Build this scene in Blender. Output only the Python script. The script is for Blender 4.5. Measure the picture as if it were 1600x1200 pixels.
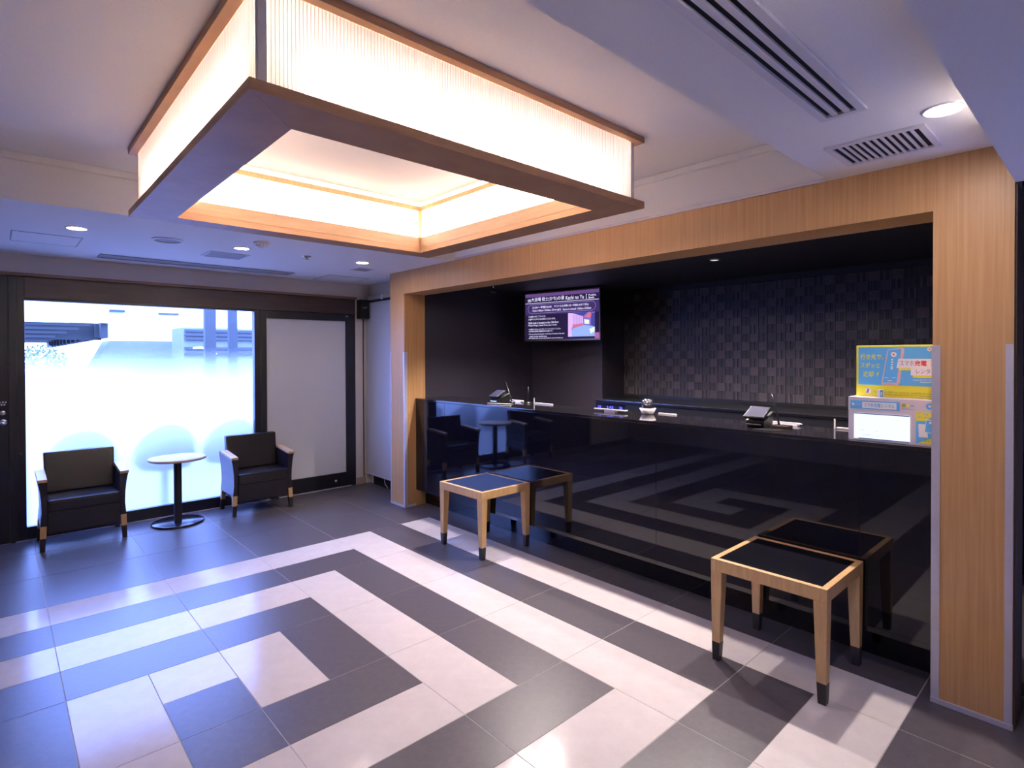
import bpy, bmesh, math, random
from mathutils import Vector, Matrix
random.seed(7)
PI = math.pi
for o in list(bpy.data.objects):
    bpy.data.objects.remove(o, do_unlink=True)
scene = bpy.context.scene
COL = scene.collection

# ------------------------------------------------------------------ camera
H_CAM = 1.4363
yaw, pitch, roll = 0.743197, -0.00935, -0.003287
Fv = Vector((math.sin(yaw)*math.cos(pitch), math.cos(yaw)*math.cos(pitch), math.sin(pitch)))
Rv = Vector((math.cos(yaw), -math.sin(yaw), 0))
Uv = Rv.cross(Fv)
R2 = Rv*math.cos(roll) + Uv*math.sin(roll)
U2 = Uv*math.cos(roll) - Rv*math.sin(roll)
cam_d = bpy.data.cameras.new('camera')
cam = bpy.data.objects.new('camera', cam_d)
COL.objects.link(cam)
m = Matrix((R2, U2, -Fv)).transposed().to_4x4()
m.translation = Vector((0, 0, H_CAM))
cam.matrix_world = m
cam_d.sensor_fit = 'HORIZONTAL'
cam_d.sensor_width = 36.0
cam_d.lens = 876.99/1600*36
cam_d.shift_y = -(600-564.12)/1600
cam_d.clip_start = 0.02
cam_d.clip_end = 300
scene.camera = cam

# ------------------------------------------------------------------ world (overcast daylight, blue under the indoor white balance)
SKY = (0.195, 0.315, 1.0)
SKY_STRENGTH = 11.0
world = bpy.data.worlds.new('world')
scene.world = world
world.use_nodes = True
bg = world.node_tree.nodes['Background']
bg.inputs[0].default_value = (*SKY, 1)
bg.inputs[1].default_value = SKY_STRENGTH

# ------------------------------------------------------------------ exposure
vs = scene.view_settings
vs.view_transform = 'Standard'
vs.look = 'None'
vs.exposure = 1.08
vs.gamma = 1.0
vs.use_curve_mapping = False
scene.cycles.max_bounces = 7
scene.cycles.diffuse_bounces = 3
scene.cycles.glossy_bounces = 3
scene.cycles.caustics_reflective = False

LAMP_COL = (1.0, 0.885, 0.805)
TUBE_STRENGTH = 175.0
DOWN_COL = (1.0, 0.87, 0.86)
DOWN_STRENGTH = 95.0

# ------------------------------------------------------------------ materials
def mat(name):
    m = bpy.data.materials.new(name)
    m.use_nodes = True
    nt = m.node_tree
    return m, nt, nt.nodes['Principled BSDF']

def setp(b, col=None, rough=None, metal=None, spec=None, coat=None):
    if col is not None: b.inputs['Base Color'].default_value = (*col, 1)
    if rough is not None: b.inputs['Roughness'].default_value = rough
    if metal is not None: b.inputs['Metallic'].default_value = metal
    if spec is not None: b.inputs['Specular IOR Level'].default_value = spec
    if coat is not None: b.inputs['Coat Weight'].default_value = coat

def noise(nt, scale, vec=None, detail=4, rough=0.55, mapscale=None):
    tc = nt.nodes.new('ShaderNodeTexCoord')
    mp = nt.nodes.new('ShaderNodeMapping')
    nt.links.new(tc.outputs['Object'], mp.inputs['Vector'])
    if mapscale: mp.inputs['Scale'].default_value = mapscale
    n = nt.nodes.new('ShaderNodeTexNoise')
    n.inputs['Scale'].default_value = scale
    n.inputs['Detail'].default_value = detail
    n.inputs['Roughness'].default_value = rough
    nt.links.new(mp.outputs[0], n.inputs['Vector'])
    return n

def ramp(nt, src, c1, c2, p1=0.3, p2=0.7):
    r = nt.nodes.new('ShaderNodeValToRGB')
    r.color_ramp.elements[0].position = p1
    r.color_ramp.elements[1].position = p2
    r.color_ramp.elements[0].color = (*c1, 1)
    r.color_ramp.elements[1].color = (*c2, 1)
    nt.links.new(src, r.inputs[0])
    return r

def bump(nt, b, src, strength, dist=0.002):
    bp = nt.nodes.new('ShaderNodeBump')
    bp.inputs['Strength'].default_value = strength
    bp.inputs['Distance'].default_value = dist
    nt.links.new(src, bp.inputs['Height'])
    nt.links.new(bp.outputs[0], b.inputs['Normal'])

def plain(name, col, rough=0.5, metal=0.0, spec=0.5, var=0.06, nscale=6.0, bmp=0.0, mapscale=None):
    m, nt, b = mat(name)
    setp(b, col, rough, metal, spec)
    n = noise(nt, nscale, mapscale=mapscale)
    c1 = tuple(c*(1-var) for c in col); c2 = tuple(min(1, c*(1+var)) for c in col)
    r = ramp(nt, n.outputs['Fac'], c1, c2)
    nt.links.new(r.outputs[0], b.inputs['Base Color'])
    if bmp: bump(nt, b, n.outputs['Fac'], bmp)
    return m

def wood(name, c1, c2, ms, rough=0.42, scale=3.0):
    m, nt, b = mat(name)
    setp(b, c1, rough)
    n = noise(nt, scale, detail=6, rough=0.65, mapscale=ms)
    r = ramp(nt, n.outputs['Fac'], c1, c2, 0.32, 0.68)
    nt.links.new(r.outputs[0], b.inputs['Base Color'])
    bump(nt, b, n.outputs['Fac'], 0.12, 0.001)
    return m

def emis(name, col, strength):
    m = bpy.data.materials.new(name)
    m.use_nodes = True
    nt = m.node_tree
    b = nt.nodes['Principled BSDF']
    setp(b, tuple(c*0.04 for c in col), 0.4, spec=0.2)
    b.inputs['Emission Color'].default_value = (*col, 1)
    b.inputs['Emission Strength'].default_value = strength
    return m

M = {}
M['ceiling'] = plain('ceiling_plaster', (0.86, 0.835, 0.82), 0.85, var=0.03, nscale=220, bmp=0.25)
M['wall'] = plain('wall_plaster', (0.72, 0.66, 0.61), 0.85, var=0.03, nscale=160, bmp=0.2)
M['wall_dark'] = plain('dark_wall_panel', (0.50, 0.42, 0.36), 0.7, var=0.05, nscale=12)
M['wallgrey'] = plain('screen_fabric', (0.60, 0.60, 0.64), 0.7, var=0.02, nscale=300)
M['dark'] = plain('dark_navy_wall', (0.030, 0.025, 0.042), 0.6, var=0.06, nscale=40)
M['darkceil'] = plain('dark_ceiling', (0.016, 0.015, 0.026), 0.65, var=0.05, nscale=40)
M['portal'] = wood('oak_veneer_vertical', (0.50, 0.265, 0.105), (0.63, 0.37, 0.165), (26, 26, 0.5))
M['portal_shade'] = wood('oak_veneer_shaded_side', (0.10, 0.055, 0.03), (0.14, 0.08, 0.045), (26, 26, 0.5))  # same oak darkened: the shade on the unlit side face is in the colour
M['lantern'] = wood('lantern_wood', (0.40, 0.215, 0.11), (0.50, 0.285, 0.15), (2.0, 2.0, 20), scale=2.0, rough=0.5)
M['lantern_in'] = wood('lantern_inner_wood', (0.40, 0.25, 0.145), (0.50, 0.32, 0.19), (2.0, 2.0, 24), scale=2.0, rough=0.5)
M['ash'] = wood('ash_wood', (0.50, 0.30, 0.13), (0.62, 0.40, 0.19), (14, 14, 2.0), scale=4.0)
M['ashtop'] = wood('table_top_wood', (0.52, 0.36, 0.22), (0.62, 0.45, 0.28), (3, 16, 16), scale=3.0, rough=0.5)
M['brown'] = wood('dark_brown_wood', (0.040, 0.022, 0.017), (0.062, 0.034, 0.026), (1.2, 10, 22), scale=3.0, rough=0.4)
M['ledge'] = wood('ledge_wood', (0.19, 0.10, 0.06), (0.26, 0.14, 0.085), (1.2, 14, 22), scale=3.0)
M['sock'] = plain('dark_leg_sock', (0.020, 0.016, 0.018), 0.4, var=0.1)
M['leather'] = plain('black_leather', (0.011, 0.008, 0.010), 0.31, var=0.1, nscale=260, bmp=0.25)
M['black'] = plain('black_metal_frame', (0.010, 0.010, 0.014), 0.35, var=0.08, nscale=30)
M['blackp'] = plain('black_plastic', (0.012, 0.012, 0.013), 0.32, var=0.08, nscale=60)
M['alu'] = plain('anodised_aluminium', (0.60, 0.57, 0.66), 0.42, metal=0.25, var=0.03, nscale=40)
M['silver'] = plain('silver_metal', (0.60, 0.60, 0.62), 0.25, metal=1.0, var=0.04, nscale=40)
M['white'] = plain('white_enamel', (0.72, 0.70, 0.74), 0.4, var=0.02, nscale=60)
M['greymesh'] = plain('grey_grille_mesh', (0.36, 0.36, 0.38), 0.7, var=0.10, nscale=500)
M['greypost'] = plain('grey_post', (0.42, 0.41, 0.40), 0.5, var=0.05)
M['lightpost'] = plain('pale_grey_post', (0.70, 0.68, 0.66), 0.5, var=0.04)
M['voidm'] = plain('black_void', (0.006, 0.006, 0.008), 0.9, var=0.1)
M['grout'] = plain('grout', (0.46, 0.42, 0.42), 0.8, var=0.1, nscale=80)
M['acrylic'] = plain('white_acrylic', (0.78, 0.74, 0.76), 0.25, var=0.02)
M['rack'] = plain('staff_floor', (0.05, 0.045, 0.05), 0.6)

def tile_mat(name, c1, c2, rough, bmp, ms, rvar=0.06):
    m, nt, b = mat(name)
    setp(b, c1, rough)
    oi = nt.nodes.new('ShaderNodeObjectInfo')
    n = noise(nt, 7.0, detail=7, rough=0.7, mapscale=ms)
    add = nt.nodes.new('ShaderNodeMath'); add.operation = 'MULTIPLY_ADD'
    nt.links.new(oi.outputs['Random'], add.inputs[0])
    add.inputs[1].default_value = 0.10
    nt.links.new(n.outputs['Fac'], add.inputs[2])
    r = ramp(nt, add.outputs[0], c1, c2, 0.35, 0.75)
    nt.links.new(r.outputs[0], b.inputs['Base Color'])
    rr = nt.nodes.new('ShaderNodeMapRange')
    rr.inputs['To Min'].default_value = rough - rvar
    rr.inputs['To Max'].default_value = rough + rvar
    nt.links.new(n.outputs['Fac'], rr.inputs['Value'])
    nt.links.new(rr.outputs[0], b.inputs['Roughness'])
    bump(nt, b, n.outputs['Fac'], bmp, 0.001)
    return m
M['tile_dark'] = tile_mat('slate_tile', (0.078, 0.068, 0.078), (0.108, 0.095, 0.106), 0.34, 0.35, (4, 4, 4))
M['tile_white'] = tile_mat('ivory_tile', (0.59, 0.535, 0.52), (0.66, 0.605, 0.585), 0.15, 0.02, (1.5, 1.5, 1.5), 0.02)
M['tile_white'].node_tree.nodes['Principled BSDF'].inputs['Specular IOR Level'].default_value = 0.22

# black back-painted glass
m_, nt_, b_ = mat('black_glass'); setp(b_, (0.004, 0.004, 0.007), 0.03, spec=0.62); M['bglass'] = m_
nn = noise(nt_, 3.0); rr_ = ramp(nt_, nn.outputs['Fac'], (0.0035, 0.0035, 0.006), (0.005, 0.005, 0.009)); nt_.links.new(rr_.outputs[0], b_.inputs['Base Color'])
m_, nt_, b_ = mat('black_countertop'); setp(b_, (0.012, 0.011, 0.014), 0.06, spec=0.6); M['ctop'] = m_
nn = noise(nt_, 400.0); rr_ = ramp(nt_, nn.outputs['Fac'], (0.010, 0.009, 0.012), (0.020, 0.018, 0.022), 0.45, 0.7); nt_.links.new(rr_.outputs[0], b_.inputs['Base Color'])
m_, nt_, b_ = mat('black_stool_glass'); setp(b_, (0.006, 0.006, 0.010), 0.22, spec=0.10); M['sglass'] = m_
nn = noise(nt_, 3.0); rr_ = ramp(nt_, nn.outputs['Fac'], (0.005, 0.005, 0.008), (0.008, 0.008, 0.012)); nt_.links.new(rr_.outputs[0], b_.inputs['Base Color'])

# translucent lantern panels
def transl(name, col, t=0.85):
    m = bpy.data.materials.new(name); m.use_nodes = True
    nt = m.node_tree; nt.nodes.clear()
    out = nt.nodes.new('ShaderNodeOutputMaterial')
    mix = nt.nodes.new('ShaderNodeMixShader')
    tr = nt.nodes.new('ShaderNodeBsdfTranslucent'); di = nt.nodes.new('ShaderNodeBsdfDiffuse')
    n = noise(nt, 5.0)
    r = ramp(nt, n.outputs['Fac'], tuple(c*0.98 for c in col), col)
    nt.links.new(r.outputs[0], tr.inputs[0]); nt.links.new(r.outputs[0], di.inputs[0])
    mix.inputs[0].default_value = t
    nt.links.new(di.outputs[0], mix.inputs[1]); nt.links.new(tr.outputs[0], mix.inputs[2])
    nt.links.new(mix.outputs[0], out.inputs[0])
    return m
M['panel'] = transl('lantern_acrylic', (0.93, 0.91, 0.90), 0.135)
M['panel_rib'] = transl('lantern_acrylic_rib', (0.36, 0.30, 0.28), 0.135)
M['panel_in'] = transl('lantern_inner_acrylic', (0.97, 0.96, 0.95), 0.85)
M['tube'] = emis('fluorescent_tube', LAMP_COL, TUBE_STRENGTH)
M['lens'] = emis('downlight_lens', DOWN_COL, DOWN_STRENGTH)
M['lens_fill'] = emis('fill_downlight_lens', DOWN_COL, 40.0)  # only for the fill lamps added behind the camera
M['lens_warm'] = emis('recess_downlight_lens', (1.0, 0.88, 0.84), 0.5)

# window glass: clear above, etched film fading in below
def glass_film():
    m = bpy.data.materials.new('gradient_frosted_glass'); m.use_nodes = True
    nt = m.node_tree; nt.nodes.clear()
    L = nt.links
    out = nt.nodes.new('ShaderNodeOutputMaterial')
    tc = nt.nodes.new('ShaderNodeTexCoord'); sep = nt.nodes.new('ShaderNodeSeparateXYZ')
    L.new(tc.outputs['Object'], sep.inputs[0])
    mr = nt.nodes.new('ShaderNodeMapRange'); mr.interpolation_type = 'SMOOTHSTEP'
    mr.inputs['From Min'].default_value = 1.54; mr.inputs['From Max'].default_value = 1.18
    L.new(sep.outputs['Z'], mr.inputs['Value'])
    tr = nt.nodes.new('ShaderNodeBsdfTransparent'); tr.inputs[0].default_value = (0.93, 0.95, 0.96, 1)
    gl = nt.nodes.new('ShaderNodeBsdfGlossy'); gl.inputs['Roughness'].default_value = 0.02
    fr = nt.nodes.new('ShaderNodeFresnel'); fr.inputs[0].default_value = 1.45
    clear = nt.nodes.new('ShaderNodeMixShader')
    L.new(fr.outputs[0], clear.inputs[0]); L.new(tr.outputs[0], clear.inputs[1]); L.new(gl.outputs[0], clear.inputs[2])
    tl = nt.nodes.new('ShaderNodeBsdfTranslucent'); tl.inputs[0].default_value = (0.92, 0.94, 0.95, 1)
    rf = nt.nodes.new('ShaderNodeBsdfRefraction'); rf.inputs['IOR'].default_value = 1.12; rf.inputs['Roughness'].default_value = 0.75
    rf.inputs[0].default_value = (0.95, 0.96, 0.97, 1)
    fm = nt.nodes.new('ShaderNodeMixShader'); fm.inputs[0].default_value = 0.62
    L.new(tl.outputs[0], fm.inputs[1]); L.new(rf.outputs[0], fm.inputs[2])
    mx = nt.nodes.new('ShaderNodeMixShader')
    L.new(mr.outputs[0], mx.inputs[0]); L.new(clear.outputs[0], mx.inputs[1]); L.new(fm.outputs[0], mx.inputs[2])
    L.new(mx.outputs[0], out.inputs[0])
    return m
M['film'] = glass_film()
M['frost'] = plain('backed_frosted_glass', (0.74, 0.75, 0.74), 0.25, var=0.02, nscale=2)

# ------------------------------------------------------------------ geometry helpers
def bx(bm, x0, x1, y0, y1, z0, z1, bev=0.0, mi=0):
    vs_ = [bm.verts.new(p) for p in ((x0,y0,z0),(x1,y0,z0),(x1,y1,z0),(x0,y1,z0),(x0,y0,z1),(x1,y0,z1),(x1,y1,z1),(x0,y1,z1))]
    fs = [bm.faces.new([vs_[i] for i in f]) for f in ((0,3,2,1),(4,5,6,7),(0,1,5,4),(1,2,6,5),(2,3,7,6),(3,0,4,7))]
    for f in fs: f.material_index = mi
    if bev > 0:
        es = set(e for f in fs for e in f.edges)
        bmesh.ops.bevel(bm, geom=list(es), offset=bev, segments=2, affect='EDGES', profile=0.7)
    return vs_

def hexa(bm, bot, top, bev=0.0):
    """bot/top: 4 points each, counter-clockwise seen from above"""
    v = [bm.verts.new(p) for p in bot] + [bm.verts.new(p) for p in top]
    fs = [bm.faces.new([v[i] for i in f]) for f in ((0,3,2,1),(4,5,6,7),(0,1,5,4),(1,2,6,5),(2,3,7,6),(3,0,4,7))]
    if bev > 0:
        es = set(e for f in fs for e in f.edges)
        bmesh.ops.bevel(bm, geom=list(es), offset=bev, segments=3, affect='EDGES', profile=0.6)

def lathe(bm, prof, cx=0, cy=0, seg=40, mi=0):
    rings = []
    for r, z in prof:
        if r < 1e-6: rings.append([bm.verts.new((cx, cy, z))])
        else: rings.append([bm.verts.new((cx+r*math.cos(2*PI*k/seg), cy+r*math.sin(2*PI*k/seg), z)) for k in range(seg)])
    for a, b in zip(rings, rings[1:]):
        for k in range(seg):
            k2 = (k+1) % seg
            if len(a) == 1 and len(b) == 1: continue
            if len(a) == 1: f = bm.faces.new((a[0], b[k2], b[k]))
            elif len(b) == 1: f = bm.faces.new((a[k], a[k2], b[0]))
            else: f = bm.faces.new((a[k], a[k2], b[k2], b[k]))
            f.smooth = True; f.material_index = mi

def tube(bm, pts, r, seg=10):
    pts = [Vector(p) for p in pts]
    rings = []
    for i, p in enumerate(pts):
        d = (pts[min(i+1, len(pts)-1)] - pts[max(i-1, 0)]).normalized()
        a = d.cross(Vector((0, 0, 1)))
        if a.length < 1e-3: a = d.cross(Vector((1, 0, 0)))
        a.normalize(); b = d.cross(a)
        rad = r[i] if isinstance(r, (list, tuple)) else r
        rings.append([bm.verts.new(p + a*rad*math.cos(2*PI*k/seg) + b*rad*math.sin(2*PI*k/seg)) for k in range(seg)])
    for x, y in zip(rings, rings[1:]):
        for k in range(seg):
            f = bm.faces.new((x[k], x[(k+1)%seg], y[(k+1)%seg], y[k])); f.smooth = True
    bm.faces.new(rings[0][::-1]); bm.faces.new(rings[-1])

def poly(bm, pts, depth_vec, mi=0):
    """extruded polygon"""
    a = [bm.verts.new(p) for p in pts]
    d = Vector(depth_vec)
    b = [bm.verts.new(Vector(p)+d) for p in pts]
    f = bm.faces.new(a); f.material_index = mi
    g = bm.faces.new(b[::-1]); g.material_index = mi
    n = len(a)
    for i in range(n):
        q_ = bm.faces.new((a[i], b[i], b[(i+1)%n], a[(i+1)%n])); q_.material_index = mi

def NB(): return bmesh.new()

ORIG = {}
def obj(name, bm, material, parent=None, world=False, recalc=True):
    if recalc: bmesh.ops.recalc_face_normals(bm, faces=bm.faces[:])
    me = bpy.data.meshes.new(name)
    if world and parent is not None:
        o_ = ORIG.get(parent.name)
        if o_ is not None: bmesh.ops.translate(bm, verts=bm.verts[:], vec=-o_)
    bm.to_mesh(me); bm.free()
    mats = material if isinstance(material, (list, tuple)) else [material]
    for mm in mats: me.materials.append(M[mm] if isinstance(mm, str) else mm)
    ob = bpy.data.objects.new(name, me)
    COL.objects.link(ob)
    if parent is not None:
        ob.parent = parent
        if parent.name in ORIG: ORIG[ob.name] = ORIG[parent.name]
    return ob

def box_obj(name, x0, x1, y0, y1, z0, z1, material, parent=None, bev=0.0, world=True):
    bm = NB(); bx(bm, x0, x1, y0, y1, z0, z1, bev)
    return obj(name, bm, material, parent, world)

def thing(name, label, cat, loc=(0,0,0), rotz=0.0, group=None):
    o = bpy.data.objects.new(name, None); COL.objects.link(o)
    o.location = loc; o.rotation_euler = (0, 0, rotz)
    o.empty_display_size = 0.1
    o['label'] = label; o['category'] = cat
    if group: o['group'] = group
    ORIG[o.name] = Vector(loc)
    return o

def tag(o, label, cat, group=None):
    o['label'] = label; o['category'] = cat
    if group: o['group'] = group
    return o

def struct(o, label=None):
    o['kind'] = 'structure'
    if label: o['label'] = label
    return o

def copy_tree(o, parent=None):
    c = o.copy(); COL.objects.link(c)
    if parent is not None: c.parent = parent
    for ch in list(o.children): copy_tree(ch, c)
    return c

def text_mesh(name, s, x, z, w, h, material, parent, y=-0.001, shear=0.0, stretch=True, bold=0.0):
    """flat lettering in the local XZ plane facing -Y, fitted into the box x..x+w, z..z+h"""
    cu = bpy.data.curves.new(name, 'FONT'); cu.body = s; cu.size = 1.0; cu.shear = shear
    cu.resolution_u = 2
    if bold: cu.offset = bold
    to = bpy.data.objects.new(name+'_tmp', cu); COL.objects.link(to)
    dg = bpy.context.evaluated_depsgraph_get(); dg.update()
    me = bpy.data.meshes.new_from_object(to.evaluated_get(dg))
    bpy.data.objects.remove(to, do_unlink=True); bpy.data.curves.remove(cu)
    if len(me.vertices) == 0: return None
    xs = [v.co.x for v in me.vertices]; ys = [v.co.y for v in me.vertices]
    bw = max(xs)-min(xs); bh = max(ys)-min(ys); mx_, my_ = min(xs), min(ys)
    sx, sz = w/bw, h/bh
    if not stretch: sx = sz = min(sx, sz)
    for v in me.vertices:
        v.co = Vector((x+(v.co.x-mx_)*sx, y, z+(v.co.y-my_)*sz))
    me.materials.clear(); me.materials.append(M[material] if isinstance(material, str) else material)
    ob = bpy.data.objects.new(name, me); COL.objects.link(ob); ob.parent = parent
    return ob

# ------------------------------------------------------------------ dimensions
X0, MX = 0.202, 0.58387          # floor grid origin and pitch along x
Y0, MY = 1.4763, 0.60            # and along y (two modules)
XW, XP = -2.134, 2.841           # west wall, portal face
YS, YN = -2.4237, 5.80           # south wall, window wall
ZL, ZC, ZB = 2.24, 2.48, 2.09    # low soffit, coffer, lowest ceiling behind the camera

# ------------------------------------------------------------------ floor
floor = struct(box_obj('floor', XW, 3.16, YS, YN+0.25, -0.12, -0.0010, 'grout'))
def is_white(i, j):
    if i == 8 and -3 <= j <= 8: return True
    if j == -3 and i <= 8: return True
    if i == 6 and -1 <= j <= 8: return True
    if j in (8, -1) and i <= 6: return True
    if i == 4 and 1 <= j <= 6: return True
    if j == 6 and i <= 4: return True
    if j == 1 and 0 <= i <= 4: return True
    if j == 4 and 0 <= i <= 2: return True
    if i == 2 and 3 <= j <= 4: return True
    if i == 0 and 1 <= j <= 4: return True
    return False
tile_cache = {}
def tile(w, d, white):
    k = (round(w, 4), round(d, 4), white)
    if k not in tile_cache:
        bm = NB(); g = 0.0019
        bx(bm, -w/2+g, w/2-g, -d/2+g, d/2-g, -0.006, 0.0)
        bmesh.ops.recalc_face_normals(bm, faces=bm.faces[:])
        me = bpy.data.meshes.new('tile'); bm.to_mesh(me); bm.free()
        me.materials.append(M['tile_white' if white else 'tile_dark'])
        tile_cache[k] = me
    return tile_cache[k]
def put_tile(xa, xb, ya, yb, white):
    yb = min(yb, YN); xb = min(xb, 3.155)
    if yb-ya < 0.02 or xb-xa < 0.02: return
    o = bpy.data.objects.new('floor_tile', tile(xb-xa, yb-ya, white)); COL.objects.link(o)
    o.parent = floor; o.location = ((xa+xb)/2, (ya+yb)/2, 0)
for I in range(-4, 6):
    for J in range(-7, 7):
        c = [[is_white(2*I+a, 2*J+1+b) for b in (0, 1)] for a in (0, 1)]
        xs = [X0+MX*(I+0.5*a) for a in (0, 1, 2)]
        ys = [Y0+MY*0.5*(2*J+1+b) for b in (0, 1, 2)]
        flat = c[0]+c[1]
        if all(flat) or not any(flat): put_tile(xs[0], xs[2], ys[0], ys[2], flat[0])
        elif c[0][0] == c[0][1] and c[1][0] == c[1][1]:
            for a in (0, 1): put_tile(xs[a], xs[a+1], ys[0], ys[2], c[a][0])
        elif c[0][0] == c[1][0] and c[0][1] == c[1][1]:
            for b in (0, 1): put_tile(xs[0], xs[2], ys[b], ys[b+1], c[0][b])
        elif c[0][0] == c[0][1] or c[1][0] == c[1][1]:
            for a in (0, 1):
                if c[a][0] == c[a][1]: put_tile(xs[a], xs[a+1], ys[0], ys[2], c[a][0])
                else:
                    for b in (0, 1): put_tile(xs[a], xs[a+1], ys[b], ys[b+1], c[a][b])
        else:
            for a in (0, 1):
                for b in (0, 1): put_tile(xs[a], xs[a+1], ys[b], ys[b+1], c[a][b])
struct(box_obj('floor', 3.161, 5.3, -0.6, 5.2, -0.12, -0.003, 'rack'))

# ------------------------------------------------------------------ ceilings
struct(box_obj('ceiling', XW, XP, 0.922, 3.826, ZC, ZC+0.2, 'ceiling'))                 # coffer
struct(box_obj('ceiling', XW, 3.25, 3.826, YN+0.08, ZL, ZC+0.2, 'ceiling'))             # window soffit
struct(box_obj('ceiling', XW, XP, 0.279, 0.922, ZL, ZC+0.2, 'ceiling'))                 # air-conditioner soffit
struct(box_obj('ceiling', XW, XP+0.02, YS, 0.279, ZB, ZC+0.2, 'ceiling'))               # lowest soffit
bm = NB(); bx(bm, XW, XP-0.001, 3.800, 3.826, 2.443, ZC-0.0005, 0.004); struct(obj('trim_1', bm, 'ceiling'))
bm = NB(); bx(bm, XP-0.028, XP-0.0005, 0.922, 3.799, 2.445, ZC-0.0005, 0.004); struct(obj('trim_2', bm, 'ceiling'))

# ------------------------------------------------------------------ walls
struct(box_obj('wall_west', XW-0.15, XW, YS-0.15, YN+0.2, -0.1, 2.7, 'wall_dark'))
struct(box_obj('wall_south', XW-0.15, 5.4, YS-0.15, YS, -0.1, 2.7, 'wall_dark'))
bm = NB()
bx(bm, XW, 3.25, YN, YN+0.15, 2.0678, ZC+0.2)
bx(bm, 2.955, 3.25, YN, YN+0.15, 0, 2.0678)
bx(bm, XW, -1.12, YN, YN+0.15, 0, 2.0678)
struct(obj('wall_north', bm, 'wall'))
# wall above the portal
struct(box_obj('wall_east', XP, XP+0.22, 0.279, 4.848, 2.2405, ZC+0.2, 'ceiling'))
# wall east of alcove next to the window (behind the hanging screen)
bm = NB(); bx(bm, 3.13, 3.25, 4.60, YN, 0, ZC+0.2); struct(obj('wall_alcove', bm, 'wall'))
# dark passage right of the portal
bm = NB(); bx(bm, 3.42, 3.5, -2.42, 0.279, 0, 2.6); struct(obj('wall_passage', bm, 'voidm'))
bm = NB(); bx(bm, XP+0.021, 3.5, -2.42, 0.278, 2.2, 2.7); struct(obj('ceiling', bm, 'voidm'))
# baseboard right of the window
struct(box_obj('baseboard_north', 2.956, 3.068, YN-0.012, YN-0.0005, 0.0, 0.075, plain('beige_vinyl_base', (0.42, 0.34, 0.27), 0.5)))
struct(box_obj('baseboard_south', XW+0.001, 3.4, YS+0.0005, YS+0.012, 0.0, 0.07, 'voidm'))

# recess behind the counter
XT, YT, XBK, ZR = 4.542, 3.585, 4.91, 2.12
bm = NB(); bx(bm, 3.073, XT+0.01, 4.597, 4.75, 0, ZR+0.1); struct(obj('wall_recess_side', bm, 'dark'))
bm = NB(); bx(bm, XT, XBK+0.2, YT, 4.75, 0, ZR+0.1); struct(obj('wall_recess_column', bm, 'dark'))
bm = NB(); bx(bm, XBK+0.012, XBK+0.2, -0.6, YT, 0, ZR+0.1); rec = struct(obj('wall_recess_rear', bm, 'dark'))
bm = NB(); bx(bm, 3.075, XBK+0.2, -0.6, 4.75, ZR, ZR+0.4); struct(obj('ceiling', bm, 'darkceil'))
bm = NB(); bx(bm, 3.5, XBK+0.2, -0.75, -0.6, 0, ZR+0.3); struct(obj('wall_recess_end', bm, 'dark'))
bm = NB(); bx(bm, XBK-0.03, XBK+0.011, 0.53, YT-0.001, 2.071, ZR-0.0005); struct(obj('trim_3', bm, 'darkceil'))

# ribbed square tiles of the rear wall
M['rtile_a'] = plain('ribbed_tile_grey', (0.092, 0.076, 0.083), 0.6, var=0.12, nscale=60)
M['rtile_b'] = plain('ribbed_tile_dark', (0.048, 0.042, 0.050), 0.6, var=0.12, nscale=60)
M['rtile_c'] = plain('ribbed_tile_mid', (0.070, 0.059, 0.066), 0.6, var=0.12, nscale=60)
M['rtile_d'] = plain('ribbed_tile_black', (0.034, 0.029, 0.036), 0.6, var=0.12, nscale=60)
TW, TH = 0.0763, 0.0743
def rib_bm(vert, depth, n=4):
    bm = NB()
    for k in range(n):
        a = (-0.5 + (k+0.06)/n); b = (-0.5 + (k+0.94)/n)
        dd = depth*(1.0 if k % 2 == 0 else 0.72)
        if vert: bx(bm, -dd*(0.5 if k % 2 else 1), 0.004, a*TW, b*TW, -TH/2+0.0006, TH/2-0.0006, 0, k % 2)
        else: bx(bm, -dd, 0.004, -TW/2+0.0006, TW/2-0.0006, a*TH, b*TH)
    return bm
rib_meshes = []
for vert in (0, 1):
    row = []
    for dpt, mm in ((0.008, 'rtile_a'), (0.005, 'rtile_b'), (0.0065, 'rtile_c')):
        bm = rib_bm(vert, dpt, 4 if vert else 5)
        bmesh.ops.recalc_face_normals(bm, faces=bm.faces[:])
        me = bpy.data.meshes.new('ribbed_wall_tile'); bm.to_mesh(me); bm.free(); me.materials.append(M[mm]); me.materials.append(M['rtile_d']); row.append(me)
    rib_meshes.append(row)
rest = NB()
for cidx in range(36):
    yc = 0.86 + TW*(cidx+0.5)
    for r in range(14):
        zc = 1.031 + TH*(r+0.5)
        vert = (cidx + r) % 2
        k = random.choice((0, 1, 1, 2, 2)) if vert else random.choice((0, 0, 2, 2, 1))
        if cidx < 21:
            o = bpy.data.objects.new('wall_tile', rib_meshes[vert][k]); COL.objects.link(o)
            o.parent = rec; o.location = (XBK+0.011, yc, zc)
        else:
            t_ = rib_bm(vert, (0.008, 0.005, 0.0065)[k], 4 if vert else 5)
            for f in t_.faces: f.material_index = 3 if f.material_index else k
            bmesh.ops.translate(t_, verts=t_.verts[:], vec=(XBK+0.011, yc, zc))
            tmp = bpy.data.meshes.new('t'); t_.to_mesh(tmp); t_.free(); rest.from_mesh(tmp); bpy.data.meshes.remove(tmp)
ro = obj('wall_tile_field', rest, ['rtile_a', 'rtile_b', 'rtile_c', 'rtile_d'], rec, recalc=True); ro['kind'] = 'stuff'

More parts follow.
